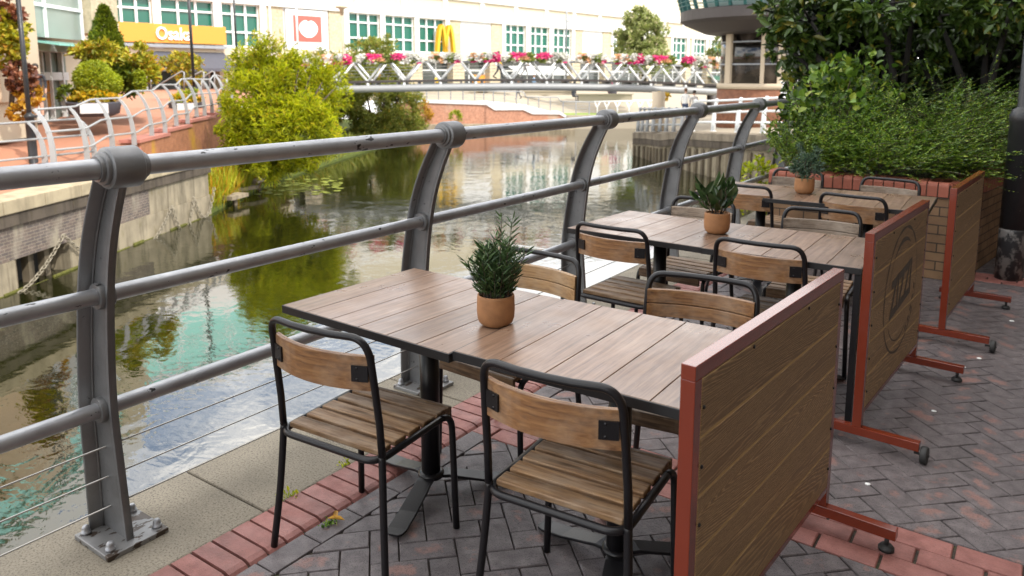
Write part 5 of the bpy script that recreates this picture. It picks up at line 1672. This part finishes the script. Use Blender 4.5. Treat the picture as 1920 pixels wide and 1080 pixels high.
rq2 = thing('quay_railing', 'white and grey railing standing on the timber quay', 'railing', qp[4])
def qpost(u, vt, vb, D, mat):
    b = ph(u, vb, D); t = ph(u + 5, vt, D); t = V((b.x, b.y, t.z)) + RT * .12; m = MB()
    m.tube([b, b + V((0, 0, .02))], .15, 8); m.tube(arc(b, b + V((0, 0, (t.z - b.z) * .7)), t, 5), [.12, .11, .10, .09, .075, .07], 8); m.lathe([(.05, -.1), (.1, -.05), (.1, .05), (.05, .1)], t, 10)
    m.build('post', mat, rq2); return b, t
gq = [qpost(u, 204, 246.5, D, M['silver']) for u, D in ((1196, 44.6), (1204, 44.1), (1213, 43.3), (1224, 42.3), (1237, 41.4), (1249, 40.6), (1263, 40.0), (1278, 39.2))]
wq = [qpost(u, vt, vb, D, M['whitepaint']) for u, vt, vb, D in ((1298, 190, 246, 38.0), (1337, 189, 246, 35.9), (1382, 187, 248, 34.4), (1430, 184.5, 249, 33.2), (1478, 182, 251, 32))]
for f_ in (1.0, .63, .3):
    for lst, mt in ((gq, M['silver']), (wq, M['whitepaint'])):
        m = MB(); m.tube([b.lerp(t, f_) for b, t in lst], .05, 8); m.build('rail', mt, rq2)

TC = gp(1441, 39.5, 0); TC.z = 0
zt0 = -1.05
tw = thing('round_tower', 'round brick and glass tower with dark balcony above the right quay', 'building', V((TC.x, TC.y, zt0)))
rt = 2.62
zb1 = ph(1400, 168, 37).z; zb2 = ph(1400, 157, 37).z
m = MB(); m.lathe([(rt, zt0 - .6), (rt, zb1)], TC, 48); m.build('brick_base', M['towerbrick'], tw)
m = MB(); m.lathe([(rt + .03, zb1 + .002), (rt + .03, zb2)], TC, 48); m.build('stone_band', M['orangestone'] if 'orangestone' in M else M['beigestone'], tw)
zbal = ph(1292, 46, 39.5).z
m = MB(); m.lathe([(rt - .12, zb2 + .002), (rt - .12, zbal - .3)], TC, 48); m.build('glazing', M['brownglass'], tw)
for ang0, wd in ((200, 9), (243, 4), (262, 7), (296, 14)):
    m = MB(); a = YAW + rad(ang0)
    for k in range(5):
        a1 = a + rad(wd) * (k - 2.5) / 5; a2 = a + rad(wd) * (k - 1.5) / 5
        m.add([TC + V((math.cos(q) * r_, math.sin(q) * r_, z)) for q in (a1, a2) for r_ in (rt - .3, rt + .02) for z in (zb2 + .003, zbal - .31)], [(0, 1, 3, 2), (4, 6, 7, 5), (2, 3, 7, 6), (0, 2, 6, 4)])
    m.build('column', M['beigestone'], tw)
m = MB()
for z in (zb2 + .9, zb2 + 2.0): m.lathe([(rt - .14, z), (rt - .08, z), (rt - .08, z + .08), (rt - .14, z + .08)], TC, 48)
m.build('transom', M['rail'], tw)
rbal = 4.62
m = MB(); m.lathe([(rt - .2, zbal - .55), (rbal - 1.3, zbal - .45), (rbal - .25, zbal), (rbal, zbal + .15), (rbal, zbal + .62), (rbal - .1, zbal + .66)], TC, 56, False); bal = m.build('balcony', M['darkmetal'], tw)
nb = 40
for k in range(nb):
    a = 2 * math.pi * k / nb; d = V((math.cos(a), math.sin(a), 0))
    if (CAM - TC).dot(d) < -12: continue
    m = MB(); p = TC + d * (rbal - .05) + V((0, 0, zbal + .66)); q = p + d * .42 + V((0, 0, 1.5))
    m.prism([p - d * .14, p + d * .05, q + d * .03, q - d * .05], V((-d.y, d.x, 0)) * .10); m.build('balcony_post', M['greenbalc'], bal)
m = MB()
for z, e in ((.2, .06), (.4, .11), (.6, .17), (.8, .22), (1.0, .28), (1.2, .34)):
    m.tube([TC + V(((rbal + e) * math.cos(2 * math.pi * k / 64), (rbal + e) * math.sin(2 * math.pi * k / 64), zbal + .66 + z)) for k in range(64)], .022, 5, closed=True)
m.tube([TC + V(((rbal + .42) * math.cos(2 * math.pi * k / 64), (rbal + .42) * math.sin(2 * math.pi * k / 64), zbal + 2.2)) for k in range(64)], .05, 6, closed=True); m.build('balcony_rail', M['greenbalc'], bal)
m = MB(); m.lathe([(rt + .8, zbal + .66), (rt + .8, zbal + 3.4)], TC, 40); m.build('upper_glazing', M['paleglass'], tw)
m = MB(); m.lathe([(rt + 1.2, zbal + 3.4), (rbal + .9, zbal + 3.5), (rbal + .9, zbal + 3.9), (rt, zbal + 4.4)], TC, 40, False); m.build('roof', M['darkmetal'], tw)

# white climbing frame like ladder rail seen over the shrubs
lw = thing('ramp_rail', 'white looped ladder like railing rising behind the planter shrubs', 'railing', ph(1468, 215, 26))
for k, u in enumerate((1466, 1480)):
    m = MB(); b = ph(u, 225, 26); t = ph(u + 12, 132, 26); m.tube([b] + arc(ph(u + 2, 165, 26), ph(u + 6, 132, 26), ph(u + 26, 131, 26), 6), .045, 8); m.build('hoop', M['whitepaint'], lw)
for v in (155, 175, 196):
    m = MB(); m.tube([ph(1464, v, 26), ph(1500, v - 2, 26)], .04, 8); m.build('rung', M['whitepaint'], lw)

# tree behind the bridge
b = ph(1208, 160, 74)
tr = [([b, ph(1206, 90, 74), ph(1200, 40, 74)], .28, .08)] + [([ph(1206, 110, 74), ph(1206 + q, 70, 74)], .12, .04) for q in (-35, -18, 20, 36)]
plant('silver_tree', 'grey green bushy tree standing between the bridge and the shops', 'tree', b,
      [blobpx(1205, 70, 74, 96, 90, 2.4, 5200), blobpx(1200, 40, 74, 60, 60, 1.6, 1900), blobpx(1215, 110, 73, 110, 56, 2.2, 2600), blobpx(1180, 95, 74, 60, 60, 1.6, 1200)], .34, 'L_grey', .35, 60, .22, None, tr, part='crown')
b = ph(1345, 135, 72)
plant('small_tree', 'small pale tree between the round tower and the far shops', 'tree', b, [blobpx(1345, 92, 72, 40, 60, 1.2, 1300)], .32, 'L_grey', .4, 24, .32, None, [([b, ph(1345, 95, 72)], .12, .05)], part='crown')
plant('flower_basket', 'yellow flower basket below the bridge deck', 'flower basket', ph(1243, 190, 44), [blobpx(1245, 180, 44, 26, 15, .4, 300)], .14, 'L_yell', .6, 10, .4)
pole(1232, 172, 1233, 246, 43.2, .36, 'square stone pillar on the right quay below the bridge', M['beigestone'], name='pillar', cat='pillar')
# stair handrails up to the shops
for i, (u0, v0, u1, v1, D) in enumerate(((287, 166, 341, 133.5, 36), (345, 152, 378, 133.5, 38), (378, 147, 398, 133.5, 40), (272, 167, 279, 145, 34))):
    t = thing('stair_handrail', ('long silver handrail sloping up to the shops', 'silver handrail right of the lamp post', 'short silver handrail beside the willow', 'short upright silver handrail loop by the clipped shrub')[i], 'handrail', ph(u1, 168, D), 0, 'silver stair handrails')
    m = MB(); m.tube([ph(u0, v0, D), ph(u1, v1, D), ph(u1 + 4, v1 + 2, D), ph(u1 + 4, 168, D)], .035, 8); m.build('bar', M['silver'], t)
    m = MB(); m.tube([ph(u0, v0, D), ph(u0, 172, D)], .035, 8); m.build('upright', M['silver'], t)
# ------------------------------------------------------------------ brick planter on the right
ZP = .80
fr0, fr1 = V((-2.05, 7.035, 0)), V((-.590, 6.945, 0))
arm = [fr1, V((-.385, 7.49, 0)), V((-.272, 8.21, 0)), V((-.20, 9.3, 0)), V((-.14, 10.8, 0)), V((-.1, 12.2, 0))]
pl_ = thing('brick_planter', 'raised brick planter with red bullnose coping full of shrubs', 'planter', V((-.6, 7.0, 0)))
poly = [fr0] + arm + [V((-2.05, 12.2, 0))]
m = MB(); m.prism(poly, V((0, 0, ZP - .115))); m.build('brick_wall', M['planterbrick'], pl_)
def copes(path, inward):
    m = MB(); 
    for p, q in zip(path, path[1:]):
        d = (q - p); L = d.length; d.normalize(); nrm = V((d.y, -d.x, 0)) * inward; n = max(1, round(L / .083)); st_ = L / n
        for i in range(n):
            a = p + d * (st_ * i + .005); b = p + d * (st_ * (i + 1) - .005)
            pr = [(.022, -.115), (.022, -.03), (.016, -.012), (.004, -.002), (-.03, 0), (-.215, 0), (-.215, -.115)]
            m.add([c + nrm * o + V((0, 0, ZP + z)) for c in (a, b) for o, z in pr], [tuple(range(7))[::-1], tuple(range(7, 14))] + [(k, k + 1, k + 8, k + 7) for k in range(6)] + [(6, 0, 7, 13)])
    return m
copes([fr0, fr1 - (fr1 - fr0).normalized() * .0], 1).build('coping', M['redcope'], pl_)
copes(arm, 1).build('coping', M['redcope'], pl_)
m = MB(); m.prism([p + V((0, 0, ZP - .11)) for p in poly], V((0, 0, .006))); m.build('soil', M['soil'], pl_)
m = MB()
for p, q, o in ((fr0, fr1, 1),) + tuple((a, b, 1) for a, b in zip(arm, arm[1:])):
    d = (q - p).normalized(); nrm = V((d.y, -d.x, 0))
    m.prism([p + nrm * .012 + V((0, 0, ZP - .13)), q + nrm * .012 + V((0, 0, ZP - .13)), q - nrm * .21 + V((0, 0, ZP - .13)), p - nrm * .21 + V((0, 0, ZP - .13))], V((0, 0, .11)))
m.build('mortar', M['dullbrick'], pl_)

# low feathery shrubs spilling over the planter: arching sprays
def sprays(name, label, cx_, cy_, rx, ry, n, hgt, mat, leaf=.021, back_=0.0, lenr=(.35, .75), group=None):
    t = thing(name, label, 'shrub', (cx_, cy_, ZP - .1), 0, group)
    P, A, N = [], [], []; tw_ = MB()
    for k in range(n):
        a = RNG.uniform(0, 6.283); r_ = math.sqrt(RNG.uniform(0, 1)); x, y = cx_ + rx * r_ * math.cos(a), cy_ + ry * r_ * math.sin(a)
        z = ZP - .06 + hgt(x, y) * RNG.uniform(.15, 1.0)
        d = np.array([.55 + math.cos(a) * .5 + RNG.normal() * .4, math.sin(a) * .4 - .45 + RNG.normal() * .35, RNG.uniform(.25, .9)]); d /= np.linalg.norm(d)
        L_ = RNG.uniform(*lenr); q0 = np.array([x, y, z]); pts = []
        for t_ in np.linspace(0, 1, 24):
            pts.append(q0 + d * L_ * t_ + np.array([0, 0, -.22 * L_ * t_ * t_]))
        if k % 3 == 0: tw_.tube(pts[::3], .0022, 4, caps=False)
        sd = np.cross(d, [0, 0, 1]); sd /= np.linalg.norm(sd)
        for i_, p in enumerate(pts[1:]):
            for sg_ in (-1, 1):
                P.append(p); A.append(sd * sg_ + d * .8 + RNG.normal(size=3) * .14); N.append(np.array([0, 0, 1]) + RNG.normal(size=3) * .4)
    P, A, N = map(np.array, (P, A, N))
    P[:, 2] = np.maximum(P[:, 2], ZP - .03)
    tw_.build('stem', M['bark'], t)
    L_ = leaf * RNG.uniform(.6, 1.3, len(P))
    leafmesh('foliage', P, A, N, L_, L_ * .5, M[mat], t, .05)
    return t


slope = lambda x, y: max(.06, .10 + .34 * (y - 7.1))
sprays('feathery_shrub', 'bright feathery shrub spilling over the front of the brick planter', -1.15, 7.75, .64, .60, 640, slope, 'L_juni', group='feathery shrubs in the planter')
sprays('feathery_shrub', 'feathery shrub at the railing end of the brick planter', -1.78, 7.75, .34, .55, 360, slope, 'L_juni', group='feathery shrubs in the planter')
sprays('feathery_shrub', 'tall arching feathery shrub at the corner of the brick planter near the lamp post', -.62, 8.2, .34, .75, 460, lambda x, y: .15 + .33 * (y - 7.3), 'L_juni', group='feathery shrubs in the planter')
sprays('feathery_shrub', 'darker feathery shrub in the shade at the back of the planter', -1.1, 9.0, .8, .6, 420, lambda x, y: .55 + .12 * (y - 8), 'L_dark', leaf=.03, group='feathery shrubs in the planter')
sprays('feathery_shrub', 'pale plumes of a feathery shrub along the front coping of the planter', -1.0, 7.42, .75, .22, 170, lambda x, y: .22, 'L_juni', leaf=.026, lenr=(.25, .5), group='feathery shrubs in the planter')
# heart-leaved bush on the left of the planter
t = thing('broadleaf_bush', 'broad leaved bush at the railing side of the planter', 'shrub', (-1.9, 8.2, ZP - .1))
m = MB()
for k in range(7): a = k * .9; m.tube([V((-1.85, 8.25, ZP - .1)), V((-1.85 + .2 * math.cos(a), 8.25 + .2 * math.sin(a), 1.15)), V((-1.85 + .42 * math.cos(a), 8.25 + .42 * math.sin(a), 1.6))], [.014, .01, .004], 6)
m.build('stem', M['bark'], t)
crown('foliage', [((-1.8, 8.2, 1.25), (.46, .5, .5), 900), ((-2.0, 8.0, 1.05), (.34, .4, .35), 420), ((-1.6, 8.35, 1.6), (.35, .35, .3), 350)], .075, M['L_juni'], t, .75, clumps=34, cl=.3)
# laurel trees with big leaves
def laurel(name, label, base, blobs, size, mat, lean=(0, 0), aspect=.4, clumps=46, cl=.2, part='crown'):
    b = V(base); t = thing(name, label, 'tree', b)
    m = MB()
    for c, r, n in blobs:
        c = V(c); m.tube([b, b.lerp(c, .5) + V((RNG.uniform(-.1, .1), RNG.uniform(-.1, .1), .1)), c], [.06, .04, .018], 8)
        for k in range(6):
            d = V(unit(1)[0]); d.z = abs(d.z) * .6; m.tube([c, c + V((d.x * r[0], d.y * r[1], d.z * r[2])) * .8], [.018, .006], 5)
    m.build('trunk', M['darkbark'], t)
    crown(part, blobs, size, M[mat], t, aspect, clumps=clumps, cl=cl, up=.05, jit=.8)
    return t
def bpx(u, v, D, wu, hv, dep, n): return blobpx(u, v, D, wu, hv, dep, n)
laurel('laurel', 'large leaved laurel arching over the left side of the planter', (-1.35, 9.3, ZP - .1),
       [bpx(1520, 40, 8.8, 150, 130, .45, 700), bpx(1600, 95, 8.9, 170, 150, .5, 800), bpx(1560, 190, 9.1, 110, 120, .4, 420), bpx(1650, 10, 8.6, 200, 110, .5, 700), bpx(1480, 90, 8.9, 80, 60, .3, 160), bpx(1452, 22, 8.9, 70, 30, .25, 110), bpx(1505, 150, 9.2, 60, 60, .3, 120)],
       .125, 'L_dark', aspect=.42)
laurel('laurel', 'large leaved laurel overhanging the planter from the right', (-.55, 9.9, ZP - .1),
       [bpx(1760, 30, 8.8, 190, 110, .5, 650), bpx(1850, 40, 9.0, 190, 130, .5, 650), bpx(1710, 100, 9.1, 150, 80, .4, 320), bpx(1900, 0, 8.4, 150, 120, .5, 400)],
       .125, 'L_dark', aspect=.42)
t = thing('hedge', 'leaf mass coloured as shade, filling the left of the planter behind the broad leaved bush', 'hedge', (-2.0, 9.6, ZP - .1))  # added as dark backing to close bright gaps behind the laurel
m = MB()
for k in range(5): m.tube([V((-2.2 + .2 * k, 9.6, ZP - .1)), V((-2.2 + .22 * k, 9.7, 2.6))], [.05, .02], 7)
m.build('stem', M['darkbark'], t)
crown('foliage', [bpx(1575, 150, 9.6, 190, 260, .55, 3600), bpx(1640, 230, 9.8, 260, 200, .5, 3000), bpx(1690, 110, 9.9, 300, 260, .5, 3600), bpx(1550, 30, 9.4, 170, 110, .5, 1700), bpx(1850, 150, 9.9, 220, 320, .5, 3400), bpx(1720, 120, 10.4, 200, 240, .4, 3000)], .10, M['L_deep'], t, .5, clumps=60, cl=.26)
t = thing('hedge', 'dense hedge coloured as shade behind the laurels', 'hedge', (-.9, 11.3, 0))
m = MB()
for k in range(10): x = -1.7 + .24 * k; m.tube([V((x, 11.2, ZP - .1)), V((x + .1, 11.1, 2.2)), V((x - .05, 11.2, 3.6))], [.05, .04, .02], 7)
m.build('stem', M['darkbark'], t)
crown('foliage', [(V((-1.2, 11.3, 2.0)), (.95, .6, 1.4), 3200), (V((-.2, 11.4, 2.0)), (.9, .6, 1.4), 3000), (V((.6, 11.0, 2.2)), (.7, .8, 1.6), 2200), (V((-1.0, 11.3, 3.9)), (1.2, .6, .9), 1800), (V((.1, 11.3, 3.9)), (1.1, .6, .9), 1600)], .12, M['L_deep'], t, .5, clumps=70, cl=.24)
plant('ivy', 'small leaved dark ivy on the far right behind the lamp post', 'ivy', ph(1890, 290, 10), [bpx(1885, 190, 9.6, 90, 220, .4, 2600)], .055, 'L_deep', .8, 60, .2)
plant('sapling', 'young bush with yellow green leaves below the planter at the water', 'shrub', V((-2.55, 9.0, -.1)), [(V((-2.75, 8.9, .45)), (.22, .25, .3), 260), (V((-2.7, 8.8, .15)), (.25, .25, .2), 180)], .07, 'L_ball', .6, 16, .35, None, [([V((-2.75, 9.1, -.15)), V((-2.74, 8.95, .5))], .012, .006)])

# lamp post on the terrace
lp = thing('lamp_post', 'thick black lamp post with worn flaking base on the terrace', 'lamp post', (-.150, 7.33, 0))
b = V((-.150, 7.33, 0))
m = MB(); m.lathe([(.099, 0), (.099, .40), (.0985, .42)], b, 28); m.build('worn_base', M['lampbase'], lp)
m = MB(); m.lathe([(.0985, .4205), (.098, 1.28), (.104, 1.29), (.104, 1.34), (.085, 1.385), (.060, 1.40), (.056, 1.41), (.052, 5.2)], b, 28); m.build('pole', M['lamp'], lp)
m = MB(); m.lathe([(.06, 5.2), (.24, 5.4), (.26, 5.5), (.06, 5.72), (.02, 5.8)], b, 20); m.build('lantern', M['lamp'], lp)

# buildings on the terrace side that throw the shade
rb = thing('restaurant_building', 'tall brick restaurant building along the terrace, to the right of the view', 'building', (XMAX, 3, 0))
HB = 12.5
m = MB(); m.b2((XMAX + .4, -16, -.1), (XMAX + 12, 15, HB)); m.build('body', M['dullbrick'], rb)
m = MB()
for z0_, z1_ in ((0, .6), (3.0, 4.2), (6.4, 7.6), (9.8, HB)): m.b2((XMAX, -16, z0_ - (.1 if z0_ == 0 else 0)), (XMAX + .398, 15, z1_))
for k in range(11): y = -16 + 3.1 * k; m.b2((XMAX - .002, y - .5, .05), (XMAX + .396, y + .5, HB - .05)) if abs(y + .5) < 15 else None
m.build('wall', M['render'], rb)  # pale tone set so this unseen wall bounces warm light onto the terrace
for k in range(10):
    for z in (.62, 4.22, 7.62):
        y = -15.45 + 3.1 * k; m = MB(); zz = z + (2.36 if z < 1 else 2.16)
        for q in (0, .5, 1): m.b2((XMAX + .24, y + 2.0 * q - .04, z), (XMAX + .32, y + 2.0 * q + .04, zz))
        m.b2((XMAX + .241, y, z), (XMAX + .319, y + 2, z + .08)); m.b2((XMAX + .241, y, zz - .08), (XMAX + .319, y + 2, zz))
        w_ = m.build('window', M['darkmetal'], rb); m = MB(); m.b2((XMAX + .33, y, z), (XMAX + .39, y + 2, zz)); m.build('pane', M['darkglass'], w_)
eb = thing('brick_building', 'brick building in shade behind the planter hedge', 'building', (.3, 13.4, 0))
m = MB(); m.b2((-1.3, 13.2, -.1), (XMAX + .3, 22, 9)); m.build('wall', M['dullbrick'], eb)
m = MB(); m.b2((-1.5, 13.0, 9.002), (XMAX + .35, 22.2, 9.4)); m.build('roof', M['darkmetal'], eb)


# ------------------------------------------------------------------ people
def skinmat(name, c, r=.6): return plain(name, c, r, 0, .1, 20, .05)
M['skin'] = skinmat('skin', (.50, .30, .21)); M['cl_dark'] = skinmat('dark_cloth', (.03, .032, .04), .85); M['cl_white'] = skinmat('white_cloth', (.72, .71, .68), .85)
M['cl_yellow'] = skinmat('yellow_cloth', (.80, .52, .02), .8); M['cl_grey'] = skinmat('grey_cloth', (.22, .21, .2), .85); M['cl_navy'] = skinmat('navy_cloth', (.05, .07, .13), .85); M['cl_blue'] = skinmat('blue_cloth', (.20, .33, .5), .85)
M['hair'] = skinmat('dark_hair', (.03, .02, .015), .7); M['hairb'] = skinmat('brown_hair', (.16, .08, .04), .7)


def person(label, loc, face, top, legs, hair, hgt=1.7, stride=.0, seated=False, shorts=False, group=None):
    k = hgt / 1.7
    t = thing('person', label, 'person', loc, face, group)
    hip = .90 if not seated else .52
    N_ = {'pel': (0, 0, hip), 'bel': (0, .01, hip + .2), 'che': (0, .01, hip + .38), 'nek': (0, .0, hip + .56), 'hd0': (0, -.015, hip + .64), 'hd1': (0, -.025, hip + .72), 'hd2': (0, -.01, hip + .80)}
    R_ = {'pel': (.15, .11), 'bel': (.135, .10), 'che': (.16, .11), 'nek': (.055, .055), 'hd0': (.06, .07), 'hd1': (.078, .095), 'hd2': (.06, .075)}
    E_ = [('pel', 'bel'), ('bel', 'che'), ('che', 'nek'), ('nek', 'hd0'), ('hd0', 'hd1'), ('hd1', 'hd2')]
    for s, sg_ in (('l', -1), ('r', 1)):
        st_ = stride * sg_
        N_['sh' + s] = (sg_ * .19, .0, hip + .47); N_['el' + s] = (sg_ * .24, .03 + st_ * .25, hip + .20); N_['wr' + s] = (sg_ * .23, -.06 - abs(st_) * .1 + st_ * .45, hip - .02); N_['ha' + s] = (sg_ * .225, -.09 + st_ * .5, hip - .11)
        R_['sh' + s] = (.06, .06); R_['el' + s] = (.043, .043); R_['wr' + s] = (.03, .03); R_['ha' + s] = (.03, .042)
        E_ += [('che', 'sh' + s), ('sh' + s, 'el' + s), ('el' + s, 'wr' + s), ('wr' + s, 'ha' + s)]
        if seated:
            N_['kn' + s] = (sg_ * .11, -.43, .50); N_['an' + s] = (sg_ * .11, -.40, .08); N_['to' + s] = (sg_ * .12, -.56, .04)
        else:
            N_['kn' + s] = (sg_ * .10, -.04 - st_ * .45, .49); N_['an' + s] = (sg_ * .10, .02 - st_ * .9 + (.1 if st_ < 0 else 0), .08 + (.05 if st_ < -.1 else 0)); N_['to' + s] = (sg_ * .12, -.14 - st_ * .9, .04)
        N_['hp' + s] = (sg_ * .09, 0, hip - .06); R_['hp' + s] = (.10, .105)
        R_['kn' + s] = (.06, .065); R_['an' + s] = (.042, .048); R_['to' + s] = (.045, .035)
        E_ += [('pel', 'hp' + s), ('hp' + s, 'kn' + s), ('kn' + s, 'an' + s), ('an' + s, 'to' + s)]
    ks = list(N_); me = bpy.data.meshes.new('body')
    me.from_pydata([tuple(c * k for c in N_[q]) for q in ks], [(ks.index(a), ks.index(b)) for a, b in E_], [])
    o = bpy.data.objects.new('body', me); C.objects.link(o)
    o.modifiers.new('Skin', 'SKIN'); sd = o.modifiers.new('Sub', 'SUBSURF'); sd.levels = 2; sd.render_levels = 2
    for i, q in enumerate(ks):
        me.skin_vertices[0].data[i].radius = tuple(r * k for r in R_[q])
    me.skin_vertices[0].data[0].use_root = True
    dg = bpy.context.evaluated_depsgraph_get(); dg.update()
    m2 = bpy.data.meshes.new_from_object(o.evaluated_get(dg)); bpy.data.objects.remove(o)
    for mm in (M[top], M[legs], M['skin'], M['cl_dark']): m2.materials.append(mm)
    mi = []
    for p in m2.polygons:
        c = p.center / k; side = abs(c.x)
        if c.z > hip + .55: i = 2
        elif side > .185 and c.z < hip + .06 and not seated: i = 2
        elif c.z > hip + .03 and not (seated and c.y < -.2): i = 0
        elif c.z < .11: i = 3
        elif shorts and c.z < .52: i = 2
        else: i = 1
        mi.append(i)
    m2.polygons.foreach_set('material_index', mi); m2.polygons.foreach_set('use_smooth', [True] * len(m2.polygons)); m2.update()
    b = bpy.data.objects.new('body', m2); C.objects.link(b); b.parent = t
    h = MB(); c = N_['hd1']
    h.lathe([(.02, -.07), (.075, -.05), (.096, 0), (.098, .04), (.085, .085), (.05, .115), (.01, .125)], (c[0] * k, (c[1] + .03) * k, (c[2] + .015) * k), 16)
    ho = h.build('hair', M[hair]); ho.parent = t
    f = MB()
    for sx in (-1, 1): f.lathe([(.004, -.006), (.011, 0), (.004, .006)], (sx * .033 * k, (c[1] - .093) * k, (c[2] + .0) * k), 8, True, 'Y')
    fo = f.build('eyes', M['cl_dark']); fo.parent = t
    f = MB(); f.prism([((-.012) * k, (c[1] - .085) * k, (c[2] - .03) * k), (.012 * k, (c[1] - .085) * k, (c[2] - .03) * k), (0, (c[1] - .115) * k, (c[2] - .028) * k)], (0, 0.004, .04 * k)); no = f.build('nose', M['skin']); no.parent = t
    return t


BZ = lambda u, d: (lambda p: V((p.x, p.y, p.z + .503)) - BR.n * d)(BR.hit(u, tv(u)))
ba = math.atan2(BR.x.y, BR.x.x)
person('person in a yellow jacket and dark trousers walking over the footbridge', BZ(937, 1.2), ba + math.pi / 2, 'cl_yellow', 'cl_dark', 'hair', 1.74, .28)
person('person in a pale top and grey trousers walking over the footbridge', BZ(988, 1.6), ba + math.pi / 2, 'cl_white', 'cl_grey', 'hairb', 1.68, .26)
person('person in white with brown hair seated on the right quay near the pillar', ph(1284, 226, 41.5) , YAW + 2.6, 'cl_white', 'cl_navy', 'hairb', 1.7)
person('person in a white top with dark hair standing beside another on the right quay', ph(1300, 226, 41.8), YAW + 3.4, 'cl_white', 'cl_grey', 'hair', 1.6)
pz_ = ph(75, 222, 25.3); person('person in a dark top and navy shorts by the flowering climber', V((pz_.x, pz_.y, pz_.z)), YAW + .4, 'cl_dark', 'cl_navy', 'hair', 1.75, .15, shorts=True)
for u_, v_, D_, tp, lab in ((820, 172, 78, 'cl_yellow', 'person in an orange top by the far shops left of the bridge middle'), (972, 186, 74, 'cl_white', 'person in white on the steps of the far plaza'), (1001, 172, 79, 'cl_blue', 'person in a blue top on the far plaza')):
    person(lab, ph(u_, v_, D_), YAW + u_, tp, 'cl_dark', 'hairb', 1.7, .2)
ps = ph(1076, 190, 72); person('person in dark clothes with brown hair sitting on the far terrace wall', V((ps.x, ps.y, ps.z)), YAW + .6, 'cl_dark', 'cl_dark', 'hairb', 1.75, 0, True)

# ------------------------------------------------------------------ light
ELEV = rad(46)
SD = V((.993 * math.cos(ELEV), -.109 * math.cos(ELEV), math.sin(ELEV)))
sl = bpy.data.lights.new('sun', 'SUN'); sl.energy = 2.1; sl.angle = rad(.5); sl.color = (1.0, .95, .86)
so = bpy.data.objects.new('sun', sl); C.objects.link(so); so.rotation_euler = SD.to_track_quat('Z', 'Y').to_euler(); so.location = (20, -5, 40)

wd = bpy.data.worlds.new('World'); S.world = wd; wd.use_nodes = True; nt = wd.node_tree
bg = nt.nodes['Background']; sk = nt.nodes.new('ShaderNodeTexSky'); sk.sky_type = 'NISHITA'; sk.sun_disc = False
sk.sun_elevation = ELEV; sk.sun_rotation = math.atan2(SD.x, SD.y); sk.air_density = 1.0; sk.dust_density = .6; sk.ozone_density = 1.2
tc = nt.nodes.new('ShaderNodeTexCoord'); mp = nt.nodes.new('ShaderNodeMapping'); mp.inputs['Scale'].default_value = (1, 1, 2.2); mp.inputs['Location'].default_value = (.3, .1, 0)
nt.links.new(tc.outputs['Generated'], mp.inputs['Vector'])
nz = nt.nodes.new('ShaderNodeTexNoise'); nz.inputs['Scale'].default_value = 2.6; nz.inputs['Detail'].default_value = 8; nz.inputs['Roughness'].default_value = .56; nz.inputs['Distortion'].default_value = .3
nt.links.new(mp.outputs[0], nz.inputs['Vector'])
rp = nt.nodes.new('ShaderNodeValToRGB'); rp.color_ramp.elements[0].position = .40; rp.color_ramp.elements[1].position = .56
nt.links.new(nz.outputs['Fac'], rp.inputs[0])
mx = nt.nodes.new('ShaderNodeMix'); mx.data_type = 'RGBA'; mx.inputs[7].default_value = (12.0, 11.6, 11.0, 1)
nt.links.new(rp.outputs[0], mx.inputs[0]); nt.links.new(sk.outputs[0], mx.inputs[6]); nt.links.new(mx.outputs[2], bg.inputs[0])
bg.inputs[1].default_value = .15

S.view_settings.view_transform = 'Standard'; S.view_settings.look = 'None'; S.view_settings.gamma = 1
S.view_settings.exposure = 1.15
S.cycles.max_bounces = 8; S.cycles.use_denoising = True
S.cycles.sample_clamp_indirect = 8
